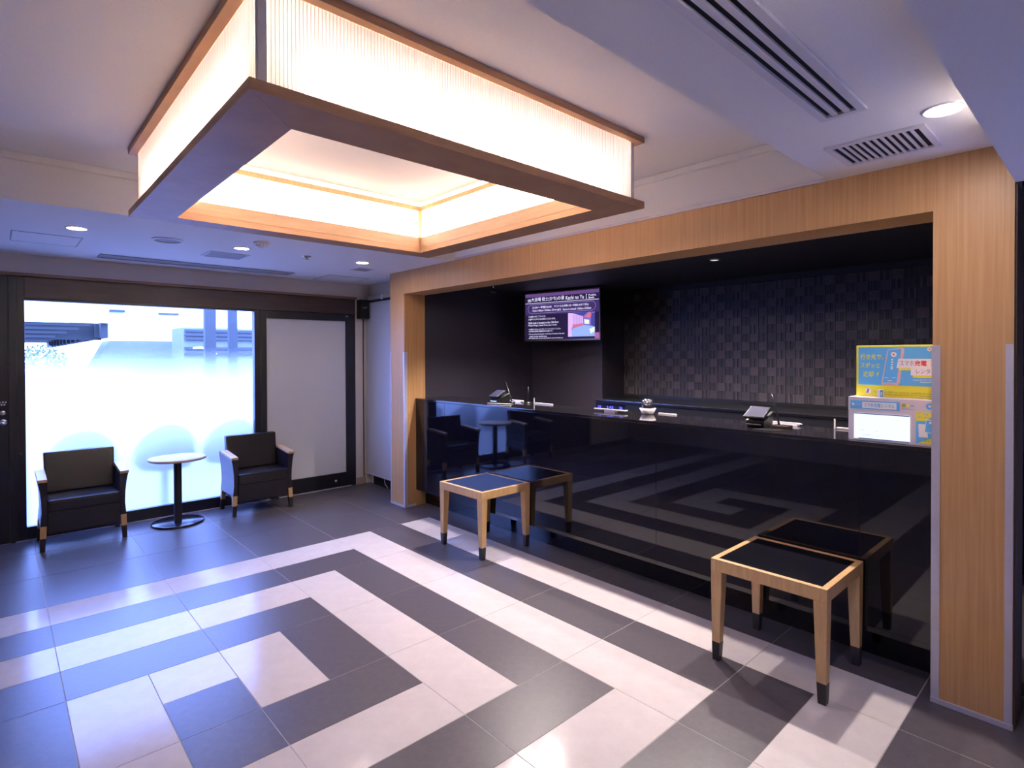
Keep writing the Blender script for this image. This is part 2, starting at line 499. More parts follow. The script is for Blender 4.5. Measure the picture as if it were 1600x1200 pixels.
# ------------------------------------------------------------------ wooden portal
YL, YLO, YR, YRO, ZH = 4.594, 4.848, 0.530, 0.279, 2.025
P_ = thing('wooden_portal', 'oak veneered portal framing the black reception counter', 'portal', (XP+0.115, 2.56, 0))
XR = 3.072
box_obj('pillar', XP, XR, YL, YLO, 0.0, ZL, 'portal', P_)
pr = box_obj('pillar', XP, XR, YRO, YR, 0.0, ZL, 'portal', P_)
box_obj('lintel', XP, XR, YR+0.0005, YL-0.0005, ZH, ZL, 'portal', P_)
box_obj('side_shade_panel', XP+0.018, XR, YRO-0.006, YRO-0.0005, 0.0, ZB-0.001, 'portal_shade', P_)  # thin sheet carrying the painted shade of the pillar's unlit side
box_obj('top_bead', XP-0.008, XP-0.0005, 0.93, 3.79, ZL-0.001, ZL+0.016, 'alu', P_)
def guard(ya, yb, wrap):
    bm = NB()
    bx(bm, XP-0.003, XP-0.0002, ya, yb, 0.022, 1.474)
    if wrap: bx(bm, XP-0.003, XP+0.030, wrap[0], wrap[1], 0.022, 1.474)
    o = obj('corner_guard', bm, 'alu', P_, True); o['label'] = 'pale aluminium corner guard'
guard(YL, YL+0.022, (YL-0.003, YL-0.0003))
guard(YLO-0.014, YLO, (YLO+0.0003, YLO+0.003))
guard(YR-0.026, YR, (YR+0.0003, YR+0.003))
guard(YRO, YRO+0.024, None)
for a, b in ((YL-0.004, YLO+0.004), (YRO-0.003, YR+0.004)):
    bm = NB(); bx(bm, XP-0.007, XP-0.0002, a, b, 0.0, 0.022, 0.0015)
    o = obj('base_strip', bm, 'alu', P_, True); o['label'] = 'pale aluminium base strip'
bm = NB(); bx(bm, XP, 2.96, YL-0.007, YL-0.0005, 0.0, 0.022, 0.0015); o = obj('base_strip', bm, 'alu', P_, True); o['label'] = 'pale aluminium base strip'

# ------------------------------------------------------------------ reception counter
XC, ZK = 2.963, 1.032
C_ = thing('reception_counter', 'long glossy black glass reception counter inside the oak portal', 'counter', (3.18, 2.56, 0))
bm = NB(); bx(bm, XC-0.004, 3.385, YR+0.002, YL-0.002, ZK-0.020, ZK, 0.003); obj('countertop', bm, 'ctop', C_, True)
ed = [YR+0.002, 0.829, 1.927, 3.025, 4.123, YL-0.002]
for a, b in zip(ed, ed[1:]):
    bm = NB(); bx(bm, XC, XC+0.012, a+0.0008, b-0.0008, 0.155, ZK-0.021, 0.0008); obj('front_panel', bm, 'bglass', C_, True)
bm = NB(); bx(bm, XC+0.013, 3.37, YR+0.003, YL-0.003, 0.15, ZK-0.0205); obj('carcass', bm, 'black', C_, True)
bm = NB(); bx(bm, 3.085, 3.36, YR+0.003, YL-0.003, 0.0, 0.1495); obj('plinth', bm, 'bglass', C_, True)

B_ = thing('back_cabinet', 'low black cabinet with bright metal edge under the ribbed wall', 'cabinet', (4.67, 2.2, 0))
bm = NB(); bx(bm, 4.44, XBK-0.002, 0.54, YT-0.004, 0.0, 0.975); obj('body', bm, 'black', B_, True)
bm = NB(); bx(bm, 4.425, XBK-0.002, 0.54, YT-0.004, 0.9755, 1.0, 0.001); obj('top', bm, 'blackp', B_, True)
bm = NB(); bx(bm, 4.418, 4.4245, 0.54, YT-0.004, 0.990, 1.0); o = obj('edge_strip', bm, 'silver', B_, True); o['label'] = 'bright metal edge strip'
bm = NB(); bx(bm, XBK-0.012, XBK-0.0025, 0.54, YT-0.004, 1.001, 1.030); obj('splash_strip', bm, 'blackp', B_, True)

# ------------------------------------------------------------------ window wall
struct(box_obj('trim_4', XW, 2.955, YN-0.045, YN-0.0005, 2.068, 2.091, 'ledge'))
hd = struct(box_obj('trim_5', 0.166, 2.950, YN-0.012, YN+0.10, 1.902, 2.0675, 'brown'))
W_ = bpy.data.objects.new('window_1', None); COL.objects.link(W_); W_.location = (1.5, YN+0.04, 0); W_['kind'] = 'structure'; ORIG[W_.name] = Vector(W_.location)
yf, yb = YN+0.002, YN+0.075
def frame_bar(nm, x0, x1, z0, z1, y0=None, y1=None): 
    return box_obj(nm, x0, x1, yf if y0 is None else y0, yb if y1 is None else y1, z0, z1, 'black', W_, 0.002)
frame_bar('jamb', 0.120, 0.1655, 0.0, 2.0675)
frame_bar('sill_rail', 0.1665, 1.879, 0.008, 0.105)
frame_bar('head_rail', 0.1665, 1.879, 1.884, 1.9015)
frame_bar('mullion', 1.8795, 1.935, 0.008, 1.9015)
frame_bar('stile', 1.936, 1.993, 0.012, 1.897, yf-0.010, yb-0.02)
frame_bar('stile', 2.841, 2.900, 0.012, 1.897, yf-0.010, yb-0.02)
frame_bar('bottom_rail', 1.9935, 2.8405, 0.012, 0.160, yf-0.010, yb-0.02)
frame_bar('top_rail', 1.9935, 2.8405, 1.822, 1.897, yf-0.010, yb-0.02)
frame_bar('jamb', 2.9005, 2.9545, 0.0, 1.9015)
o = box_obj('metal_threshold', 0.10, 2.90, YN-0.012, YN+0.0015, 0.0, 0.008, 'alu', W_); o['label'] = 'thin bright metal floor strip'
bm = NB()
v = [bm.verts.new(p) for p in ((0.160, YN+0.045, 0.10), (1.885, YN+0.045, 0.10), (1.885, YN+0.045, 1.89), (0.160, YN+0.045, 1.89))]
bm.faces.new(v)
o = obj('pane', bm, 'film', W_, True); o['label'] = 'glass pane frosted in its lower part'
o = box_obj('pane', 1.990, 2.844, YN+0.012, YN+0.020, 0.157, 1.825, 'frost', W_); o['label'] = 'grey frosted opaque pane'
bm = NB(); bx(bm, 1.96, 2.93, YN+0.078, YN+0.15, 0.0, 1.95); obj('backing_board', bm, 'voidm', W_, True)
# small lock on the bottom rail and label on the corner
bm = NB()
lathe(bm, [(0, 0.012), (0.014, 0.012), (0.017, 0.008), (0.017, 0)], seg=24)
bmesh.ops.rotate(bm, verts=bm.verts[:], cent=(0,0,0), matrix=Matrix.Rotation(PI/2, 3, 'X'))
bmesh.ops.translate(bm, verts=bm.verts[:], vec=(2.71, yf-0.010, 0.078))
o = obj('lock', bm, 'silver', W_, True)
bm = NB(); bx(bm, 2.835, 2.865, yf-0.0115, yf-0.0101, 1.872, 1.880); obj('sticker', bm, 'alu', W_, True)

# door at the left
D_ = bpy.data.objects.new('door_1', None); COL.objects.link(D_); D_.location = (-0.4, YN+0.03, 0); D_['kind'] = 'structure'; ORIG[D_.name] = Vector(D_.location)
box_obj('door_leaf', -1.05, 0.070, YN+0.012, YN+0.06, 0.001, 2.0675, 'black', D_, 0.003)
box_obj('door_frame', 0.0705, 0.1195, YN-0.004, YN+0.10, 0.0, 2.0675, 'black', D_, 0.003)
box_obj('door_frame', -1.12, -1.0505, YN-0.004, YN+0.10, 0.0, 2.0675, 'black', D_, 0.003)
def disc_y(nm, x, z, r, t, material, par, y0):
    bm = NB(); lathe(bm, [(0, t), (r*0.8, t), (r, t*0.6), (r, 0)], seg=24)
    bmesh.ops.rotate(bm, verts=bm.verts[:], cent=(0,0,0), matrix=Matrix.Rotation(PI/2, 3, 'X'))
    bmesh.ops.translate(bm, verts=bm.verts[:], vec=(x, y0, z))
    return obj(nm, bm, material, par, True)
dl = disc_y('rosette', 0.036, 0.938, 0.026, 0.012, 'silver', D_, YN+0.012)
bm = NB(); tube(bm, [(0.036, YN+0.012, 0.938), (0.036, YN-0.04, 0.938), (0.02, YN-0.047, 0.938), (-0.09, YN-0.047, 0.938)], 0.009); obj('lever', bm, 'silver', D_, True)
disc_y('keyhole', 0.033, 1.010, 0.020, 0.010, 'silver', D_, YN+0.012)
for dx, dz in ((-0.016, 0.006), (0.002, 0.008), (0.018, 0.006), (-0.006, -0.012), (0.010, -0.012)):
    bm = NB(); bx(bm, 0.033+dx-0.005, 0.033+dx+0.005, YN+0.0105, YN+0.0119, 1.085+dz-0.006, 1.085+dz+0.006); obj('lock_marking', bm, 'white', D_, True)

# ------------------------------------------------------------------ ceiling lantern
LX0, LX1, LY0, LY1 = 0.494, 2.290, 1.552, 3.374
IX0, IX1, IY0, IY1 = 0.678, 2.130, 1.742, 3.236
ZB0 = 2.139
L_ = thing('ceiling_lantern', 'large square ceiling lantern with timber rim and glowing ribbed panels', 'ceiling light', ((LX0+LX1)/2, (LY0+LY1)/2, ZB0))
def mitre(nm, ox0, ox1, oy0, oy1, ix0, ix1, iy0, iy1, z0, z1, material):
    O = [(ox0, oy0), (ox1, oy0), (ox1, oy1), (ox0, oy1)]; I_ = [(ix0, iy0), (ix1, iy0), (ix1, iy1), (ix0, iy1)]
    for k in range(4):
        a, b = O[k], O[(k+1) % 4]; c, d = I_[(k+1) % 4], I_[k]
        bm = NB(); e = 0.0006
        q = [a, b, c, d]
        ce = (sum(p[0] for p in q)/4, sum(p[1] for p in q)/4)
        q = [(p[0]+(ce[0]-p[0])*e, p[1]+(ce[1]-p[1])*e) for p in q]
        hexa(bm, [(p[0], p[1], z0) for p in q], [(p[0], p[1], z1) for p in q])
        obj(nm, bm, material, L_, True)
mitre('bottom_board', LX0, LX1, LY0, LY1, IX0, IX1, IY0, IY1, ZB0, ZB0+0.032, 'lantern')
mitre('top_rim', LX0, LX1, LY0, LY1, LX0+0.05, LX1-0.05, LY0+0.05, LY1-0.05, ZC-0.030, ZC-0.0008, 'lantern')
mitre('inner_fascia', IX0-0.018, IX1+0.018, IY0-0.018, IY1+0.018, IX0+0.001, IX1-0.001, IY0+0.001, IY1-0.001, ZB0+0.0325, ZB0+0.100, 'lantern_in')
mitre('inner_rail', IX0-0.020, IX1+0.020, IY0-0.020, IY1+0.020, IX0+0.002, IX1-0.002, IY0+0.002, IY1-0.002, ZC-0.058, ZC-0.030, 'ash')
ZP0, ZP1 = ZB0+0.0325, ZC-0.0305
inset = 0.034
def ribbed(p0, p1, nrm, z0, z1, pitch=0.0112):
    bm = NB()
    p0 = Vector(p0); p1 = Vector(p1); n = Vector(nrm)
    d = p1-p0; ln = d.length; d.normalize()
    cnt = int(ln/pitch)
    prev = None
    pts = []
    for k in range(cnt):
        s = k*ln/cnt
        pts += [(s, 0.0, 0), (s+ln/cnt-0.0026, 0.0, 1), (s+ln/cnt-0.0013, 0.0016, 1)]
    pts.append((ln, 0.0, 0))
    vv = []
    for s, off, _ in pts:
        b_ = p0 + d*s - n*off
        vv.append((bm.verts.new((b_.x, b_.y, z0)), bm.verts.new((b_.x, b_.y, z1))))
    for i in range(len(vv)-1):
        f = bm.faces.new((vv[i][0], vv[i+1][0], vv[i+1][1], vv[i][1])); f.material_index = pts[i][2]
    return obj('ribbed_panel', bm, ['panel', 'panel_rib'], L_, True, recalc=False)
ax0, ax1, ay0, ay1 = LX0+inset, LX1-inset, LY0+inset, LY1-inset
cp = 0.026
ribbed((ax0+cp, ay0, 0), (ax1-cp, ay0, 0), (0, -1, 0), ZP0, ZP1)
ribbed((ax1, ay0+cp, 0), (ax1, ay1-cp, 0), (1, 0, 0), ZP0, ZP1)
ribbed((ax1-cp, ay1, 0), (ax0+cp, ay1, 0), (0, 1, 0), ZP0, ZP1)
ribbed((ax0, ay1-cp, 0), (ax0, ay0+cp, 0), (-1, 0, 0), ZP0, ZP1)
for (px_, py_) in ((ax0, ay0), (ax1-cp, ay0), (ax1-cp, ay1-cp), (ax0, ay1-cp)):
    box_obj('corner_post', px_+0.001, px_+cp-0.001, py_+0.001, py_+cp-0.001, ZP0, ZP1, 'lightpost', L_)
def flat_panel(p0, p1, z0, z1):
    bm = NB()
    v = [bm.verts.new((p0[0], p0[1], z0)), bm.verts.new((p1[0], p1[1], z0)), bm.verts.new((p1[0], p1[1], z1)), bm.verts.new((p0[0], p0[1], z1))]
    bm.faces.new(v); obj('inner_panel', bm, 'panel_in', L_, True, recalc=False)
q0, q1 = ZB0+0.1005, ZC-0.0585
jx0, jx1, jy0, jy1 = IX0-0.006, IX1+0.006, IY0-0.006, IY1+0.006
flat_panel((jx0+0.02, jy0), (jx1-0.02, jy0), q0, q1); flat_panel((jx1, jy0+0.02), (jx1, jy1-0.02), q0, q1)
flat_panel((jx1-0.02, jy1), (jx0+0.02, jy1), q0, q1); flat_panel((jx0, jy1-0.02), (jx0, jy0+0.02), q0, q1)
for (px_, py_) in ((jx0-0.008, jy0-0.008), (jx1-0.018, jy0-0.008), (jx1-0.018, jy1-0.018), (jx0-0.008, jy1-0.018)):
    box_obj('inner_post', px_, px_+0.026, py_, py_+0.026, q0+0.0003, q1-0.0003, 'ash', L_)
# four fluorescent tubes lying on the bottom boards
tz = ZB0+0.075
for a, b in (((LX0+0.20, LY0+0.085), (LX1-0.20, LY0+0.085)), ((LX1-0.085, LY0+0.20), (LX1-0.085, LY1-0.20)), ((LX1-0.20, LY1-0.085), (LX0+0.20, LY1-0.085)), ((LX0+0.085, LY1-0.20), (LX0+0.085, LY0+0.20))):
    bm = NB(); tube(bm, [(*a, tz), (*b, tz)], 0.014, 10); obj('fluorescent_tube', bm, 'tube', L_, True)

# ------------------------------------------------------------------ ceiling fittings
def downlight(x, y, z, label, r=0.048, lens='lens', ring='white', group=None):
    t = thing('downlight', label, 'downlight', (x, y, z), group=group)
    bm = NB(); lathe(bm, [(r, -0.0005), (r+0.002, -0.006), (r+0.010, -0.005), (r+0.013, -0.0005)], seg=32); obj('trim_ring', bm, ring, t)
    bm = NB(); lathe(bm, [(0, -0.0035), (r-0.0005, -0.0025)], seg=32); obj('lens', bm, lens, t)
    return t
downlight(0.376, 4.405, ZL, 'lit round downlight in the window-side ceiling, nearest the black door')
downlight(1.345, 4.415, ZL, 'lit round downlight above the table, beside the smoke detector')
downlight(2.315, 4.409, ZL, 'lit round downlight in the ceiling nearest the oak portal')
downlight(2.291, 0.400, ZL, 'bright round downlight beside the short louvred grille at upper right', 0.050)
for x, w in ((-0.2, 'above the camera, added unseen for fill'), (1.05, 'near the start of the long slot diffuser')):  # the lamp above the camera is unseen, added as fill
    downlight(x, 0.400, ZL, 'round downlight in the air-conditioner soffit ' + w, 0.050, group='downlights above the camera')
for x, w in ((-1.2, 'by the west wall'), (0.2, 'in the middle'), (1.7, 'towards the dark passage')):  # no known source here: three unseen lamps added as general fill
    downlight(x, -1.1, ZB, 'added unseen fill downlight in the low ceiling behind the camera ' + w, 0.050, lens='lens_fill', group='added fill downlights behind the camera')
def recess_spot(x, y, label, watts, grp):
    t = downlight(x, y, ZR, label, 0.030, 'lens_warm', 'silver', grp)
    ld = bpy.data.lights.new('spot_lamp', 'SPOT'); ld.energy = watts; ld.color = (1.0, 0.87, 0.83)
    ld.spot_size = math.radians(130); ld.spot_blend = 0.6; ld.shadow_soft_size = 0.028
    lo_ = bpy.data.objects.new('spot_lamp', ld); COL.objects.link(lo_); lo_.parent = t; lo_.location = (0, 0, -0.012)
for y, w in ((1.15, 'over the right stool'), (2.25, 'over the middle of the counter'), (3.35, 'over the left stool')):
    recess_spot(3.20, y, 'small downlight tucked behind the oak lintel ' + w, 62.0, 'downlights behind the lintel')
for x, y, w in ((3.80, 1.985, 'over the counter middle'), (3.50, 3.32, 'in front of the television')):
    recess_spot(x, y, 'small downlight in the dark recess ceiling ' + w, 50.0, 'downlights in the recess ceiling')

t = thing('ceiling_speaker', 'round grey ceiling speaker between two downlights', 'speaker', (0.873, 4.437, ZL))
bm = NB(); lathe(bm, [(0.078, -0.0005), (0.080, -0.010), (0.092, -0.008), (0.096, -0.0005)], seg=40); obj('rim', bm, 'white', t)
bm = NB(); lathe(bm, [(0, -0.004), (0.0775, -0.004)], seg=40); obj('grille', bm, 'greymesh', t)
t = thing('smoke_detector', 'white dome smoke detector on the window-side ceiling', 'detector', (1.378, 4.100, ZL))
bm = NB(); lathe(bm, [(0.050, -0.0005), (0.050, -0.014), (0.046, -0.018), (0.030, -0.020)], seg=32); obj('base', bm, 'white', t)
bm = NB(); lathe(bm, [(0.037, -0.0185), (0.037, -0.034), (0.030, -0.041), (0, -0.043)], seg=32); obj('dome', bm, 'white', t)
for k in range(10):
    a = 2*PI*k/10
    bm = NB(); bx(bm, -0.004, 0.004, -0.0378, -0.0365, -0.030, -0.026)
    bmesh.ops.rotate(bm, verts=bm.verts[:], cent=(0,0,0), matrix=Matrix.Rotation(a, 3, 'Z')); obj('vent_slot', bm, 'voidm', t)
t = thing('sprinkler', 'small metal fire sprinkler head in the window-side ceiling', 'sprinkler', (1.84, 4.43, ZL))
bm = NB(); lathe(bm, [(0.036, -0.0005), (0.034, -0.006), (0.014, -0.009), (0.012, -0.0005)], seg=28); obj('escutcheon', bm, 'silver', t)
bm = NB(); lathe(bm, [(0.005, -0.003), (0.005, -0.022), (0.017, -0.023), (0.017, -0.026), (0, -0.027)], seg=20); obj('deflector', bm, 'silver', t)

def sq_grille(x0, x1, y0, y1, label):
    t = thing('ceiling_grille', label, 'grille', ((x0+x1)/2, (y0+y1)/2, ZL))
    bm = NB(); f = 0.012
    bx(bm, x0, x1, y0, y0+f, ZL-0.006, ZL-0.0005); bx(bm, x0, x1, y1-f, y1, ZL-0.006, ZL-0.0005)
    bx(bm, x0, x0+f, y0+f, y1-f, ZL-0.006, ZL-0.0005); bx(bm, x1-f, x1, y0+f, y1-f, ZL-0.006, ZL-0.0005)
    obj('frame', bm, 'white', t, True)
    bm = NB(); bx(bm, x0+f, x1-f, y0+f, y1-f, ZL-0.003, ZL-0.0007); obj('mesh_plate', bm, 'greymesh', t, True)
sq_grille(1.20, 1.49, 4.68, 4.94, 'square grey mesh grille next to the middle window-side downlight')
sq_grille(2.42, 2.585, 4.68, 4.85, 'small square grey mesh grille by the downlight nearest the portal')

def hatch(x0, x1, y0, y1, label):
    t = thing('access_hatch', label, 'hatch', ((x0+x1)/2, (y0+y1)/2, ZL))
    bm = NB(); f = 0.006
    bx(bm, x0, x1, y0, y0+f, ZL-0.003, ZL-0.0005); bx(bm, x0, x1, y1-f, y1, ZL-0.003, ZL-0.0005)
    bx(bm, x0, x0+f, y0+f, y1-f, ZL-0.003, ZL-0.0005); bx(bm, x1-f, x1, y0+f, y1-f, ZL-0.003, ZL-0.0005)
    obj('frame', bm, 'greypost', t, True)
    bm = NB(); bx(bm, x0+f+0.002, x1-f-0.002, y0+f+0.002, y1-f-0.002, ZL-0.0025, ZL-0.0006); obj('door', bm, 'ceiling', t, True)
hatch(2.424, 2.846, 5.28, 5.69, 'flush square ceiling hatch in the corner above the grey pane')
hatch(0.075, 0.439, 4.745, 5.15, 'flush white ceiling hatch near the black door')

def slot_vent(x0, x1, y0, y1, z, nslots, label, fl=0.020, deep=0.012):
    t = thing('slot_diffuser', label, 'air vent', ((x0+x1)/2, (y0+y1)/2, z))
    bm = NB()
    zz = z-deep
    for q in ((x0, x1, y0, y0+fl), (x0, x1, y1-fl, y1), (x0, x0+fl, y0+fl, y1-fl), (x1-fl, x1, y0+fl, y1-fl)): bx(bm, *q, zz, z-0.0005)
    obj('frame', bm, 'white', t, True)
    bm = NB(); bx(bm, x0+fl, x1-fl, y0+fl, y1-fl, z-0.002, z-0.0007); obj('backing', bm, 'voidm', t, True)
    n = nslots; w = (y1-y0-2*fl)/(2*n-1)
    for k in range(n-1):
        a = y0+fl+w*(2*k+1)
        bm = NB(); bx(bm, x0+fl, x1-fl, a, a+w, zz+0.002, z-0.0025); obj('slat', bm, 'white', t, True)
    return t
slot_vent(0.80, 2.080, 0.562, 0.700, ZL, 3, 'long white slot air diffuser with three dark slots', 0.024)
t = thing('slot_diffuser', 'long narrow recessed diffuser along the ceiling above the window', 'air vent', (1.35, 5.46, ZL))
bm = NB()
for q in ((0.60, 2.11, 5.37, 5.383), (0.60, 2.11, 5.532, 5.545), (0.60, 0.613, 5.383, 5.532), (2.097, 2.11, 5.383, 5.532)): bx(bm, *q, ZL-0.010, ZL-0.0005)
obj('frame', bm, 'greypost', t, True)
bm = NB(); bx(bm, 0.613, 2.097, 5.383, 5.532, ZL-0.004, ZL-0.0007); obj('insert', bm, 'greymesh', t, True)
# louvred grille by the portal
x0, x1, y0, y1 = 2.375, 2.665, 0.468, 0.790
t = thing('louvred_grille', 'short white louvred grille with many dark slots beside the portal', 'air vent', ((x0+x1)/2, (y0+y1)/2, ZL))
bm = NB(); f = 0.022
for q in ((x0, x1, y0, y0+f), (x0, x1, y1-f, y1), (x0, x0+f, y0+f, y1-f), (x1-f, x1, y0+f, y1-f)): bx(bm, *q, ZL-0.009, ZL-0.0005)
obj('frame', bm, 'white', t, True)
bm = NB(); bx(bm, x0+f, x1-f, y0+f, y1-f, ZL-0.002, ZL-0.0007); obj('backing', bm, 'voidm', t, True)
n = 12; sp = (y1-y0-2*f)/n
for k in range(1, n):
    a = y0+f+sp*k
    bm = NB(); bx(bm, x0+f, x1-f, a-0.0045, a+0.0045, ZL-0.008, ZL-0.0025); obj('slat', bm, 'white', t, True)

# ------------------------------------------------------------------ stools
def make_stool():
    r = thing('stool', 'x', 'stool')
    hw, hd, zt = 0.236, 0.252, 0.48        # half extents along x (towards the counter) and y
    bm = NB()
    ap = 0.056
    fr = 0.026
    bm.free()
    for q in ((-hw, hw, -hd, -hd+fr), (-hw, hw, hd-fr, hd), (-hw, -hw+fr, -hd+fr+0.0003, hd-fr-0.0003), (hw-fr, hw, -hd+fr+0.0003, hd-fr-0.0003)):
        bm = NB(); bx(bm, *q, zt-ap, zt, 0.0025); obj('apron', bm, 'ash', r)
    bm = NB(); bx(bm, -hw+fr+0.001, hw-fr-0.001, -hd+fr+0.001, hd-fr-0.001, zt-0.02, zt-0.001, 0.001); obj('glass_top', bm, 'sglass', r)
    for sx in (-1, 1):
        for sy in (-1, 1):
            xo, yo = sx*hw, sy*hd
            w0, w1 = 0.052, 0.033
            def sec(w, z, off=0.0):
                a, b = (xo-sx*off, xo-sx*(off+w)), (yo-sy*off, yo-sy*(off+w))
                xs_, ys_ = sorted(a), sorted(b)
                return [(xs_[0], ys_[0], z), (xs_[1], ys_[0], z), (xs_[1], ys_[1], z), (xs_[0], ys_[1], z)]
            bm = NB(); hexa(bm, sec(0.037, 0.088, 0.004), sec(w0, zt-ap-0.001, 0.0008)); lg = obj('leg', bm, 'ash', r)
            bm = NB(); hexa(bm, sec(w1-0.002, 0.0, 0.006), sec(0.0375, 0.0875, 0.0037)); obj('foot_sock', bm, 'sock', lg)
    return r
s1 = make_stool(); s1.location = (2.722, 3.275, 0); s1['label'] = 'wooden stool with black glass top at the far end of the counter'
s2 = copy_tree(s1); s2.location = (2.712, 1.060, 0); s2['label'] = 'wooden stool with black glass top nearest the camera, by the right pillar'
for s in (s1, s2): s['group'] = 'stools at the reception counter'

# ------------------------------------------------------------------ armchairs
def make_chair():
    r = thing('armchair', 'x', 'armchair')
    # seat cushion and front apron
    bm = NB(); bx(bm, -0.222, 0.222, -0.028, 0.36, 0.285, 0.376, 0.018)
    o = obj('seat', bm, 'leather', r)
    bm = NB(); bx(bm, -0.221, 0.221, -0.018, 0.36, 0.125, 0.2845, 0.008); obj('front_apron', bm, 'leather', r)
    # back, leaning
    bm = NB()
    hexa(bm, [(-0.222, 0.275, 0.377), (0.222, 0.275, 0.377), (0.222, 0.375, 0.377), (-0.222, 0.375, 0.377)],
             [(-0.229, 0.325, 0.690), (0.229, 0.325, 0.690), (0.229, 0.392, 0.690), (-0.229, 0.392, 0.690)], 0.012)
    obj('backrest', bm, 'leather', r)
    bm = NB(); bx(bm, -0.2215, 0.2215, 0.361, 0.385, 0.125, 0.45, 0.006); obj('back_panel', bm, 'leather', r)
    for s in (-1, 1):
        def X(a, b): return tuple(sorted((s*a, s*b)))
        # arm panel: curved outer face, narrow in the middle
        prof = [(0.185, 0.264), (0.28, 0.256), (0.37, 0.258), (0.45, 0.266), (0.512, 0.277)]
        bm = NB(); rows = []
        for z, xo in prof:
            yfz = -0.012 + (0.512-z)*0.03
            rows.append([bm.verts.new((s*0.2235, yfz, z)), bm.verts.new((s*xo, yfz, z)), bm.verts.new((s*xo, 0.375, z+ (0.03 if z > 0.5 else 0))), bm.verts.new((s*0.2235, 0.375, z+(0.03 if z > 0.5 else 0)))])
        for a, b in zip(rows, rows[1:]):
            for k in range(4): bm.faces.new((a[k], a[(k+1)%4], b[(k+1)%4], b[k]))
        bm.faces.new(rows[0]); bm.faces.new(rows[-1])
        obj('arm_panel', bm, 'leather', r)
        xa, xb = X(0.2225, 0.281)
        bm = NB(); hexa(bm, [(xa, -0.022, 0.513), (xb, -0.022, 0.513), (xb, 0.305, 0.540), (xa, 0.305, 0.540)],
                         [(xa, -0.022, 0.534), (xb, -0.022, 0.534), (xb, 0.305, 0.563), (xa, 0.305, 0.563)], 0.003)
        o = obj('armrest', bm, 'ash', r); o['label'] = 'pale wood armrest'
        # legs
        def leg(y0, y1, sp, rear):
            x_a, x_b = X(0.226, 0.265); b_a, b_b = X(0.238, 0.268)
            zt, zm = 0.1845, 0.096
            k = zm/zt
            mxa, mxb = x_a*k+b_a*(1-k), x_b*k+b_b*(1-k)
            dy = sp
            bm = NB(); hexa(bm, [(mxa, y0+dy*(1-k), zm), (mxb, y0+dy*(1-k), zm), (mxb, y1+dy*(1-k)-0.004, zm), (mxa, y1+dy*(1-k)-0.004, zm)],
                             [(x_a, y0, zt), (x_b, y0, zt), (x_b, y1, zt), (x_a, y1, zt)])
            lg = obj('leg', bm, 'ash', r)
            bm = NB(); hexa(bm, [(b_a, y0+dy, 0), (b_b, y0+dy, 0), (b_b, y1+dy-0.008, 0), (b_a, y1+dy-0.008, 0)],
                             [(mxa, y0+dy*(1-k), zm-0.0004), (mxb, y0+dy*(1-k), zm-0.0004), (mxb, y1+dy*(1-k)-0.004, zm-0.0004), (mxa, y1+dy*(1-k)-0.004, zm-0.0004)])
            obj('foot_sock', bm, 'sock', lg)
        leg(-0.002, 0.038, -0.006, False); leg(0.335, 0.375, 0.022, True)
    return r
c1 = make_chair(); c1.location = (0.492, 5.385, 0); c1['label'] = 'black leather armchair with wooden arms nearest the black door'
c2 = copy_tree(c1); c2.location = (1.812, 5.375, 0); c2['label'] = 'black leather armchair with wooden arms right of the round table'
for c in (c1, c2): c['group'] = 'armchairs by the window'

# ------------------------------------------------------------------ round side table
t = thing('side_table', 'small round wooden table on a black pedestal between the armchairs', 'table', (1.148, 5.53, 0))
bm = NB(); lathe(bm, [(0, 0.548), (0.210, 0.548), (0.218, 0.551), (0.218, 0.566), (0.212, 0.570), (0, 0.570)], seg=56); obj('table_top', bm, 'ashtop', t)
bm = NB(); lathe(bm, [(0.031, 0.016), (0.031, 0.546)], seg=28); obj('pedestal', bm, 'black', t)
bm = NB(); lathe(bm, [(0, 0.536), (0.09, 0.536), (0.09, 0.547), (0, 0.547)], seg=28); obj('mounting_plate', bm, 'black', t)
bm = NB(); lathe(bm, [(0, 0.0), (0.196, 0.0), (0.2, 0.004), (0.2, 0.012), (0.192, 0.0175), (0.032, 0.0215)], seg=56); obj('base', bm, plain('black_gloss_base', (0.012, 0.012, 0.018), 0.18), t)

# ------------------------------------------------------------------ hanging screen and loudspeaker in the corner
t = thing('hanging_screen', 'pale grey roll screen hanging between window wall and portal', 'screen', (3.085, 5.3, 0.112))
bm = NB(); bx(bm, 3.082, 3.088, 4.87, 5.785, 0.125, 2.035); obj('fabric', bm, 'wallgrey', t, True)
bm = NB(); bx(bm, 3.076, 3.094, 4.87, 5.785, 0.110, 0.1245, 0.002); obj('bottom_bar', bm, 'white', t, True)
bm = NB(); bx(bm, 3.072, 3.098, 4.87, 5.785, 2.0355, 2.055, 0.002); obj('roller_slot', bm, 'blackp', t, True)
bm = NB(); bx(bm, 3.066, 3.112, 4.87, 5.785, 2.062, 2.102, 0.003); obj('head_box', bm, 'greypost', t, True)
for y in (5.40, 5.0):
    bm = NB(); bx(bm, 3.058, 3.0655, y-0.022, y+0.022, 2.050, 2.108, 0.001); obj('bracket', bm, 'white', t, True)
bm = NB(); tube(bm, [(3.10, 5.44, 0.11), (3.09, 5.40, 0.05), (3.10, 5.36, 0.012)], 0.004); tag(obj('cable_end', bm, 'white'), 'short white cable end hanging under the roll screen', 'cable')
struct(box_obj('wall_alcove_dark', 3.118, 3.1295, 4.87, 5.70, 0.0, 0.30, 'voidm'))

